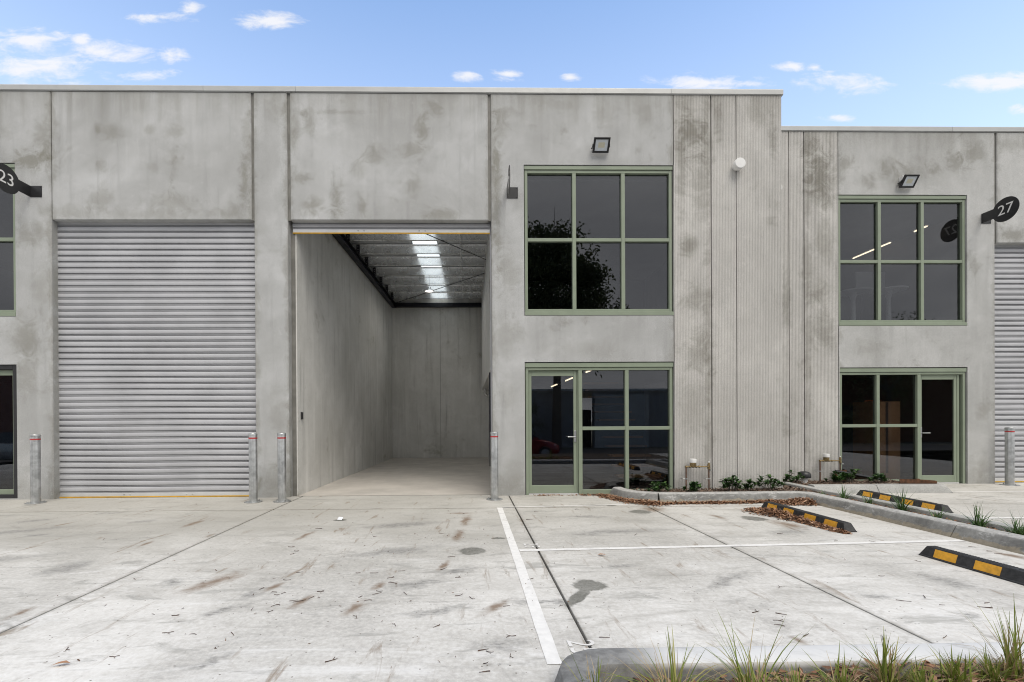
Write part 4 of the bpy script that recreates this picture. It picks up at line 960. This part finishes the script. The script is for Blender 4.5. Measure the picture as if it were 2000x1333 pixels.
def blades(b, x, y, z, n, h, spread, wd, rnd, curl=1.0, segs=5):
    for i in range(n):
        a = rnd.uniform(0, 6.283); L = h*rnd.uniform(.3,1.1)**.8; lean = (rnd.uniform(.05,1.0)**.9)*spread; c_ = rnd.uniform(.3,1.3)*curl
        bx, by = x+rnd.gauss(0,.02), y+rnd.gauss(0,.02); el = math.pi/2-lean*.55
        px_, pz_ = 0.0, 0.0; pts = []; w_ = wd*rnd.uniform(.7,1.2)
        for k in range(segs+1):
            pts.append((px_, pz_)); st = L/segs; px_ += math.cos(el)*st; pz_ += math.sin(el)*st; el -= c_*.32*lean
        ca, sa = math.cos(a), math.sin(a); vs = []
        for k, (pp, qq) in enumerate(pts):
            ww = w_*(1-(k/segs)**1.8)*.5+.0004
            vs += [(bx+ca*pp-sa*ww, by+sa*pp+ca*ww, max(z+qq, .01)), (bx+ca*pp+sa*ww, by+sa*pp-ca*ww, max(z+qq, .01))]
        b.add(vs, [(2*k,2*k+1,2*k+3,2*k+2) for k in range(segs)])
TU = [(6.12,-.80,.10,10,'tiny sprig at the head of the divider strip'),(6.13,-1.24,.20,26,'grassy tuft second from the head of the divider strip'),(6.13,-1.72,.20,22,'thin grassy tuft left of the big divider tuft'),(6.13,-2.27,.27,46,'biggest grassy tuft of the divider, in front of the far wheel stop'),(6.14,-2.74,.18,20,'grassy tuft just past the near end of the far wheel stop'),(6.12,-3.26,.24,40,'full grassy tuft near the kerb joint of the divider'),(6.10,-3.68,.24,44,'grassy tuft at the right edge of the divider')]
for i, (x, y, h, n, lb) in enumerate(TU):
    t = thing('grass_tuft', lb, 'grass tuft', (x,y,.07), 'dark tufts along the divider strip'); b = MB()
    blades(b, x, y, .07, int(n*1.8), h*1.5, 1.5, .011, random.Random(60+i), 1.25); b.build('blades', 'blade_dark', t)
FG = [(.60,-6.52,.30,12,.5,'sparse green blades arching over the kerb corner'),(.93,-6.62,.44,46,1.0,'long green grass clump nearest the kerb corner'),(1.33,-6.60,.5,42,.9,'tall green grass clump in front of the kerb, second from its corner'),(1.80,-6.52,.23,60,1.2,'short yellow green clump in the middle of the front kerb'),(2.04,-6.5,.3,40,.8,'thin grass clump between the yellow green clump and the fallen stick'),(2.38,-6.50,.20,70,1.3,'low spreading clump by the fallen stick'),(2.72,-6.46,.42,26,.6,'upright tall clump at the right end of the front kerb'),(2.92,-6.50,.20,70,1.3,'straw coloured clump at the bottom right corner'),(2.16,-6.55,.17,60,1.3,'low dense clump in front of the fallen stick'),(2.60,-6.47,.17,60,1.35,'dense low clump of mixed dry blades left of the bottom right corner'),(1.58,-6.5,.2,50,1.2,'low clump between the tall clump and the yellow green clump')]
for i, (x, y, h, n, sp, lb) in enumerate(FG):
    z_ = soil_z(x)-.01; t = thing('grass_clump', lb, 'grass clump', (x,y,z_), 'grass clumps in the front bed'); b, s_ = MB(), MB(); rnd = random.Random(90+i)
    blades(b, x, y, z_, int(n*1.25), h, sp*1.1, .0085, rnd, .85, 6); blades(s_, x, y, z_, int(n*1.3)+14, h*.85, sp*1.4, .005, rnd, 1.3, 6)
    b.build('green_blades', 'blade_green', t); s_.build('dry_blades', 'straw', t)
t = MB().tube([(1.98,-6.55,.085),(2.08,-6.50,.11),(2.19,-6.44,.135),(2.25,-6.41,.155)], .015, 8).build('fallen_stick', 'bark', smooth=50)
t['label'] = 'thick grey stick lying among the grass against the front kerb'; t['category'] = 'stick'

# ------------------------------------------------------------------ mulch and leaf litter
def chips(name, label, spots, mat, kind='stuff', k_=1.0):
    """spots: list of (x,y,z) where a chip lies"""
    b = MB()
    for (x, y, z) in spots:
        L, W = k_*random.uniform(.025,.095), k_*random.uniform(.010,.026); a = random.uniform(0,6.283); p_ = random.gauss(0,.35); r_ = random.gauss(0,.4)
        M = Matrix.Translation((x,y,z)) @ Matrix.Rotation(a,4,'Z') @ Matrix.Rotation(p_,4,'Y') @ Matrix.Rotation(r_,4,'X')
        k = random.uniform(-.15,.15)*L
        q = [M @ Vector(v_) for v_ in ((-L/2,-W*.2,0),(-L*.15,-W/2,k),(L/2,-W*.1,0),(L*.4,W*.25,0),(-L*.1,W/2,k))]
        b.add(q, [(0,1,4),(1,2,3),(1,3,4)])
    o = b.build(name, mat); o['kind'] = kind; o['label'] = label; o['category'] = 'litter'
    return o
def inpoly(x, y, P):
    c_ = False
    for i in range(len(P)):
        (x0,y0),(x1,y1) = P[i], P[i-1]
        if (y0 > y) != (y1 > y) and x < (x1-x0)*(y-y0)/(y1-y0)+x0: c_ = not c_
    return c_
def scatter(poly, n, z, dz):
    xs = [q[0] for q in poly]; ys_ = [q[1] for q in poly]; out = []
    while len(out) < n:
        x, y = random.uniform(min(xs),max(xs)), random.uniform(min(ys_),max(ys_))
        if inpoly(x, y, poly): out.append((x, y, z+abs(random.gauss(0,dz))))
    return out
chips('bark_mulch', 'brown bark mulch covering the bed by the ribbed wall', scatter([(2.9,-.02),(2.95,-.3),(3.15,-.55),(3.45,-.66),(5.7,-.64),(6.25,-.70),(6.25,.4),(5.98,-.02)], 3600, .095, .012), 'mulch_grey')
chips('bark_mulch', 'brown bark mulch covering the far garden bed', scatter([(6.3,.16),(9.0,.16),(9.0,1.06),(6.3,1.06)], 2200, .095, .012), 'mulch_grey')
chips('bark_mulch', 'brown mulch between the divider kerbs', scatter([(5.965,-5),(6.26,-5),(6.26,-.7),(5.965,-.7)], 1700, .08, .012), 'chips')
chips('bark_mulch', 'mulch and dead leaves under the front grass', [(x, y, z+soil_z(x)) for x, y, z in scatter([(.7,-7.6),(3.6,-7.6),(3.6,-6.32),(.7,-6.32)], 4600, .004, .016)], 'chips', k_=1.25)
def heap(pts, n, hw, hz):
    """litter heaped along a line; pts (x,y,width,height)"""
    out = []
    for i in range(n):
        k = random.random()*(len(pts)-1); j = int(k); f = k-j; p0, p1 = pts[j], pts[j+1]
        x, y, w_, h_ = [p0[q]+(p1[q]-p0[q])*f for q in range(4)]
        g_ = random.gauss(0, .5); g2 = random.gauss(0, .5); rr_ = math.hypot(g_, g2)
        out.append((x+g_*w_, y+g2*w_, .008+h_*math.exp(-rr_*rr_*1.6)*random.uniform(.2,1)))
    return out
chips('leaf_litter', 'brown leaf litter drifted round the rounded end of the garden kerb', heap([(2.45,-.05,.10,.02),(2.56,-.35,.12,.05),(2.70,-.75,.13,.06),(2.95,-1.0,.14,.07),(3.2,-1.08,.10,.05)], 2000, 0, 0), 'chips')
chips('leaf_litter', 'thin line of leaf litter along the foot of the garden kerb', heap([(3.2,-1.02,.07,.03),(3.8,-1.0,.07,.035),(4.4,-.99,.07,.04),(5.0,-.97,.08,.05),(5.3,-1.0,.12,.06)], 1700, 0, 0), 'chips')
chips('leaf_litter', 'heap of leaf litter in the inner kerb corner', heap([(5.25,-1.08,.14,.05),(5.5,-1.08,.16,.10),(5.66,-1.15,.12,.10)], 1700, 0, 0), 'chips')
chips('leaf_litter', 'leaf litter heaped against the wheel stop', heap([(4.38,-1.62,.13,.04),(4.46,-1.9,.18,.10),(4.52,-2.2,.15,.10),(4.58,-2.55,.09,.05),(4.60,-2.95,.06,.03),(4.64,-3.1,.04,.015)], 2300, 0, 0), 'chips')
chips('leaf_litter', 'few dry leaves along the entrance threshold', heap([(1.2,-.03,.03,.01),(2.1,-.05,.05,.015),(2.4,-.08,.08,.02)], 120, 0, 0), 'chips')
chips('grit', 'fine specks of debris scattered over the concrete', [(random.uniform(-3,5.6), random.uniform(-6,-1.2), .005) for _ in range(0)]+[(random.gauss(-1,1.6), random.uniform(-6.1,-1.3), .006) for _ in range(260)], 'mulch_grey', k_=.38)

# twigs that lie about one by one
TW = [(-4.7,-.66),(-1.99,-2.58),(-1.89,-3.65),(-2.01,-3.48),(-1.89,-3.76),(-1.63,-4.57),(-1.62,-4.87),(-1.58,-4.94),(-1.53,-4.9),(-1.39,-5.06),(-1.34,-5.07),(-1.27,-5.01),(-1.24,-4.87),(-1.49,-5.16),(-1.64,-5.22),(-1.59,-4.37),(-1.76,-4.79),(-2.03,-5.61),(-1.84,-5.63),(-2.51,-5.81),(-2.15,-5.92),(-1.58,-5.63),(-2.15,-5.32),(-.82,-5.99),(-1.49,-5.26),(-1.16,-3.03),(-.35,-2.9),(-.19,-3.92),(-.25,-4.31),(-.64,-4.36),(-.71,-4.56),(-.67,-4.68),(-.53,-4.94),(-.09,-4.98),(.01,-5.05),(-1.04,-4.4),(-.89,-4.41),(-.88,-5.0),(-.8,-5.08),(-.75,-4.87),(-.76,-4.93),(-.82,-5.38),(-.52,-5.52),(-.23,-5.55),(.08,-5.89),(.12,-5.91),(.24,-5.97),(.09,-6.04),(.08,-6.14),(.27,-5.7),(.28,-5.22),(.69,-5.23),(.54,-4.62),(.87,-5.75),(.3,-3.17),(2.04,-3.07),(-.09,-1.69),(.1,-1.56),(1.03,-1.6),(.85,-2.16),(-.11,-4.57),(1.7,-1.42),(2.6,-4.9),(2.25,-5.42),(2.15,-5.54),(2.11,-5.61),(3.35,-5.21),(3.59,-5.13),(3.69,-4.64),(2.09,-5.38),(3.56,-5.3),(3.94,-5.27),(3.83,-5.35),(3.06,-5.8),(2.65,-5.8),(2.19,-5.75),(4.23,-3.45),(4.43,-4.23),(4.62,-3.49),(3.82,-3.09),(5.5,-3.75),(5.5,-3.92),(5.49,-4.01)]
rnd = random.Random(5); tm = []
for k in range(7):
    b = MB(); L = rnd.uniform(.07,.14); c_ = rnd.choice((rnd.uniform(-.06,.06), rnd.uniform(-.25,.25)))
    pts = [(-L/2+L*i/5, c_*L*(1-((i-2.5)/2.5)**2)+rnd.uniform(-.002,.002), .006) for i in range(6)]
    b.tube(pts, rnd.uniform(.003,.0055), 5, True, .002)
    if k in (2, 5): b.tube([pts[3], (pts[3][0]+.02, pts[3][1]+.03, .008), (pts[3][0]+.03, pts[3][1]+.05, .007)], .0025, 4)
    me = bpy.data.meshes.new('twig'); me.from_pydata(b.v, [], b.f); me.update(); me.materials.append(MATS['twig']); tm.append(me)
for i, (x, y) in enumerate(TW):
    o = link('twig', rnd.choice(tm)); o.location = (x, y, .0); o.rotation_euler[2] = rnd.choice((rnd.uniform(-.6,.6), rnd.uniform(0,6.28))); s = rnd.uniform(.4,.85); o.scale = (s, s*.8, .8)
    o['label'] = 'small dark twig on the concrete '+('of the nearer parking bay between kerb and white line' if x > .5 and y < -3.65 else 'of the parking bay by the garden kerb' if x > .5 else 'in front of the closed shutter' if x < -2.4 else 'beside the long white line' if x > -.3 else 'in front of the open doorway'); o['category'] = 'twig'; o['group'] = 'twigs scattered on the concrete'
lf = MB(); leaf(lf, (-2.42,-6.02,.012), (1,.35,.05), .09, .03, (0,0,1), rnd)
o = lf.build('dry_leaf', 'chips'); o['label'] = 'orange brown dry leaf near the bottom left of the concrete'; o['category'] = 'leaf'
lf = MB(); leaf(lf, (1.42,-3.95,.012), (-1,.15,.05), .09, .035, (0,0,1), rnd)
o = lf.build('dry_leaf', 'chips'); o['label'] = 'curled brown leaf on the near parking bay between the white lines'; o['category'] = 'leaf'
pp = MB().add([(-1.90,-2.05,.006),(-1.83,-2.07,.006),(-1.82,-2.02,.03),(-1.89,-2.0,.035),(-1.86,-2.04,.045)], [(0,1,4),(1,2,4),(2,3,4),(3,0,4)]).build('paper_scrap', 'paper')
pp['label'] = 'crumpled white paper scrap on the concrete before the open door'; pp['category'] = 'paper'

# ------------------------------------------------------------------ across the road (seen mirrored in the glass)
def tree(x, y, h, seed, label, crown, nleaf, leafsize=.22):
    rnd = random.Random(seed); z0 = -.62; t = thing('gum_tree', label, 'tree', (x,y,z0), 'trees across the road')
    tr = MB(); lv = MB()
    fork = (x+.1, y, z0+h*.38)
    tr.tube([(x,y,z0-.1),(x+.05,y,z0+h*.2),fork], h*.022, 9, True, h*.014)
    for (cx, cy, cz, r) in crown:
        c_ = Vector((x+cx, y+cy, z0+cz*(.935 if seed == 1 else 1)))
        mid = (Vector(fork)+c_)/2+Vector((rnd.uniform(-.4,.4),rnd.uniform(-.3,.3),-.2))
        tr.tube([fork, mid, c_], h*.010, 6, True, .03)
        for k in range(5): tr.tube([c_*.6+mid*.4, c_+Vector((rnd.gauss(0,1),rnd.gauss(0,1),rnd.gauss(.2,.7)))*r*.6], .04, 4, True, .012)
        ncl = max(4, int(14*r)); cl_ = [c_+Vector((rnd.gauss(0,.48),rnd.gauss(0,.48),rnd.gauss(0,.40)))*r for _ in range(ncl)]
        for i in range(int(nleaf*r)):
            q = rnd.choice(cl_)+Vector((rnd.gauss(0,.26),rnd.gauss(0,.26),rnd.gauss(0,.20)))*min(r,1.6)
            d = Vector((rnd.gauss(0,1),rnd.gauss(0,1),rnd.gauss(-.5,.7))).normalized(); s = d.orthogonal().normalized()*leafsize*.22; L = leafsize*rnd.uniform(.6,1.4)
            lv.add([q, q+d*L*.5+s, q+d*L, q+d*L*.5-s], [(0,1,2,3)])
    tr.build('trunk', 'bark', t, smooth=60); lv.build('crown', 'gum_leaf', t)
tree(6.3, -24.5, 17.0, 1, 'tall dark gum tree mirrored in the upper window', [(-2.2,0,14.5,2.2),(0,0,16.0,2.0),(-.6,.5,13.4,2.6),(1.5,0,13.2,1.7),(-3.8,0,12.2,2.4),(2.0,0,10.6,1.7),(3.6,.4,9.4,1.6),(-1,0,10.4,2.4),(.6,-.4,8.6,1.8),(-3.6,0,9,2.2),(4.6,.2,8.0,1.1),(2.6,0,7.6,1.4)], 1500, .30)
tree(-3.0, -27, 12, 2, 'rounded dark tree mirrored behind the red car', [(0,0,9.5,2.4),(-2,0,8,2.2),(2,0,7.8,2.2),(0,0,6,2.6),(3,0,5.2,1.8)], 600)
tree(-22, -26, 11, 3, 'dark tree mirrored in the left edge window', [(0,0,8.5,2.2),(-2,0,7,2.2),(2,0,6.8,2.0),(0,0,5,2.4)], 500)
tree(33, -25, 11, 4, 'dark tree mirrored in the far right entrance', [(0,0,8.2,2.3),(-2.4,0,6.6,2.2),(2.2,0,6.6,2.0),(0,0,4.6,2.6)], 500)
def hedge(x, y, w_, h, seed, label):
    rnd = random.Random(seed); t = thing('roadside_bush', label, 'bush', (x,y,-.62), 'bushes across the road'); lv = MB(); tr = MB()
    cl_ = [Vector((x+rnd.uniform(-w_,w_), y+rnd.gauss(0,.4), -.62+h*rnd.uniform(.2,.95))) for _ in range(26)]
    for c_ in cl_: tr.tube([(x,y,-.62), (c_+Vector((x,y,-.62)))/2+Vector((0,0,.2)), c_], .03, 4)
    for i in range(2600):
        q = rnd.choice(cl_)+Vector((rnd.gauss(0,.3),rnd.gauss(0,.3),rnd.gauss(0,.25))); q.z = max(q.z, -.55)
        d = Vector((rnd.gauss(0,1),rnd.gauss(0,1),rnd.gauss(0,1))).normalized(); s = d.orthogonal().normalized()*.04
        lv.add([q, q+d*.09+s, q+d*.18, q+d*.09-s], [(0,1,2,3)])
    lv.build('foliage', 'gum_leaf', t); tr.build('stem', 'bark', t)
hedge(2.4, -22.5, 2.2, 3.2, 8, 'dark bush mirrored in the glass door behind the red car')
hedge(27.0, -22.5, 2.6, 2.4, 9, 'low bush mirrored in the far right glass')
S = thing('ribbed_shed', 'long dark ribbed metal shed mirrored in the entrance glass', 'building', (12,-26,-.62))
b = MB()
for i in range(110):
    x = 1.0+i*.2
    if 8.3 <= x < 9.1: continue
    b.box(x, x+.10, -25.62, -25.6, -.6, 3.6).box(x+.10, x+.20, -25.6, -25.58, -.6, 3.6)
b.build('ribbed_wall', 'shed_cladding', S); MB().box(.9, 23.1, -25.66, -25.3, 3.6, 3.75).build('gutter', 'capping', S); MB().box(8.3, 9.1, -25.56, -25.53, -.6, 2.2).build('door', 'gap_black', S)
MB().box(9.2, 13.2, -25.1, -24.9, -.6, 3.3).build('pale_wall_panel', 'shed_pale', S)
MB().prism([(1,-25.55),(23,-25.55),(23,-34),(1,-34)][::-1], 3.5, 3.6).build('roof', 'capping', S)
K = thing('brick_building', 'dark red brick building mirrored in the left edge window', 'building', (-26,-28,-.62))
MB().box(-44,-14,-36,-28,-.6,6.5).build('wall', 'brickwork', K); MB().box(-44.3,-13.7,-36.3,-27.7,6.5,6.8).build('roof', 'capping', K)
for x in (-38,-32,-26,-20): MB().box(x-.9,x+.9,-28.0,-27.95,2.6,4.4).build('window', 'car_glass', K)

K2 = thing('timber_clad_shed', 'brown shed mirrored in the far right entrance glass', 'building', (36,-28,-.62))
MB().box(25,52,-36,-28,-.6,5.2).build('wall', 'rust', K2); MB().box(24.7,52.3,-36.3,-27.7,5.2,5.5).build('roof', 'capping', K2); MB().box(30,33,-28.02,-27.97,-.6,2.6).build('door', 'gap_black', K2)

def car(x, y, z, rz, paint, label):
    t = thing('parked_car', label, 'car', (0,0,0), 'cars parked on the road')
    # stations along the length: (x, half width low, sill z, belt half width, belt z)
    st = [(-2.05,.62,.42,.60,.80),(-1.95,.78,.26,.76,.95),(-1.5,.84,.22,.82,1.0),(-.8,.86,.20,.83,.98),(0,.86,.20,.83,.96),(.7,.86,.20,.83,.95),(1.15,.85,.21,.80,.93),(1.6,.82,.22,.74,.85),(1.95,.74,.26,.64,.74),(2.1,.58,.34,.50,.62)]
    vs = []; fs = []
    for (sx, w0_, z0_, w1_, z1_) in st:
        zm = (z0_*.45+z1_*.55)
        vs += [(sx,-w0_*.9,z0_),(sx,-w0_,z0_+.08),(sx,-w0_*1.01,zm),(sx,-w1_,z1_-.03),(sx,-w1_*.85,z1_+.01),(sx,0,z1_+.04),(sx,w1_*.85,z1_+.01),(sx,w1_,z1_-.03),(sx,w0_*1.01,zm),(sx,w0_,z0_+.08),(sx,w0_*.9,z0_)]
    k = 11
    for i in range(len(st)-1):
        for j in range(k): fs.append((i*k+j, i*k+(j+1)%k, (i+1)*k+(j+1)%k, (i+1)*k+j))
    fs += [tuple(range(k))[::-1], tuple(range((len(st)-1)*k, len(st)*k))]
    body = MB().add(vs, fs).build('body', paint, t, smooth=50)
    gs = [(-1.9,.66,.98,.62,1.0),(-1.55,.70,.99,.58,1.34),(-.9,.74,.98,.60,1.46),(0,.75,.97,.60,1.48),(.45,.75,.96,.58,1.42),(1.15,.70,.94,.62,.96)]
    vs = []; fs = []
    for (sx, w0_, z0_, w1_, z1_) in gs: vs += [(sx,-w0_,z0_-.02),(sx,-w1_,z1_),(sx,w1_,z1_),(sx,w0_,z0_-.02)]
    for i in range(len(gs)-1):
        for j in range(3): fs.append((i*4+j, i*4+j+1, (i+1)*4+j+1, (i+1)*4+j))
    MB().add(vs, fs).build('glasshouse', 'car_glass', t)
    MB().add([(-1.55,-.585,1.345),(-.9,-.605,1.465),(0,-.605,1.485),(.45,-.585,1.425),(.45,.585,1.425),(0,.605,1.485),(-.9,.605,1.465),(-1.55,.585,1.345)], [(0,1,6,7),(1,2,5,6),(2,3,4,5)]).build('roof', paint, t)
    for s in (-1, 1):
        for wx in (-1.3, 1.32):
            wl = MB().lathe([(.20,-.10),(.30,-.10),(.325,-.06),(.325,.06),(.30,.10),(.20,.10)], (0,0,0), 24, 'Y').xform(Matrix.Translation((wx, s*.80, .325))).build('wheel', 'tyre', t, smooth=40)
            rm = MB().lathe([(.0,-.02),(.05,-.02),(.19,.0),(.20,.02)], (0,0,0), 20, 'Y').xform(Matrix.Translation((wx, s*.885, .325)) @ Matrix.Rotation(0 if s < 0 else math.pi, 4, 'Z')).build('rim', 'shutter_metal', wl, smooth=40)
        MB().lathe([(.0,.03),(.10,.02),(.15,-.02),(.15,-.08)], (0,0,0), 16, 'X').xform(Matrix.Translation((1.90, s*.56, .68)) @ Matrix.Rotation(s*.35, 4, 'Z') @ Matrix.Diagonal((1.6,1.25,.55,1))).build('headlight', 'lamp_clear', t, smooth=50)
        MB().cbox(.75,.95,s*.93-.08,s*.93+.08,.95,1.08,.02).build('mirror', paint, t)
    MB().box(2.06,2.13,-.35,.35,.38,.46).build('grille', 'gap_black', t); MB().box(2.09,2.125,-.25,.25,.30,.37).build('number_plate', 'white_plastic', t)
    t.location = (x,y,z); t.rotation_euler[2] = rz
    return t
car(2.25, -13.9, -.46, R(-4), 'car_red', 'red hatchback mirrored in the glass entrance door')
car(-20.6, -13.4, -.46, R(8), 'car_silver', 'silver car mirrored in the glass at the left edge')
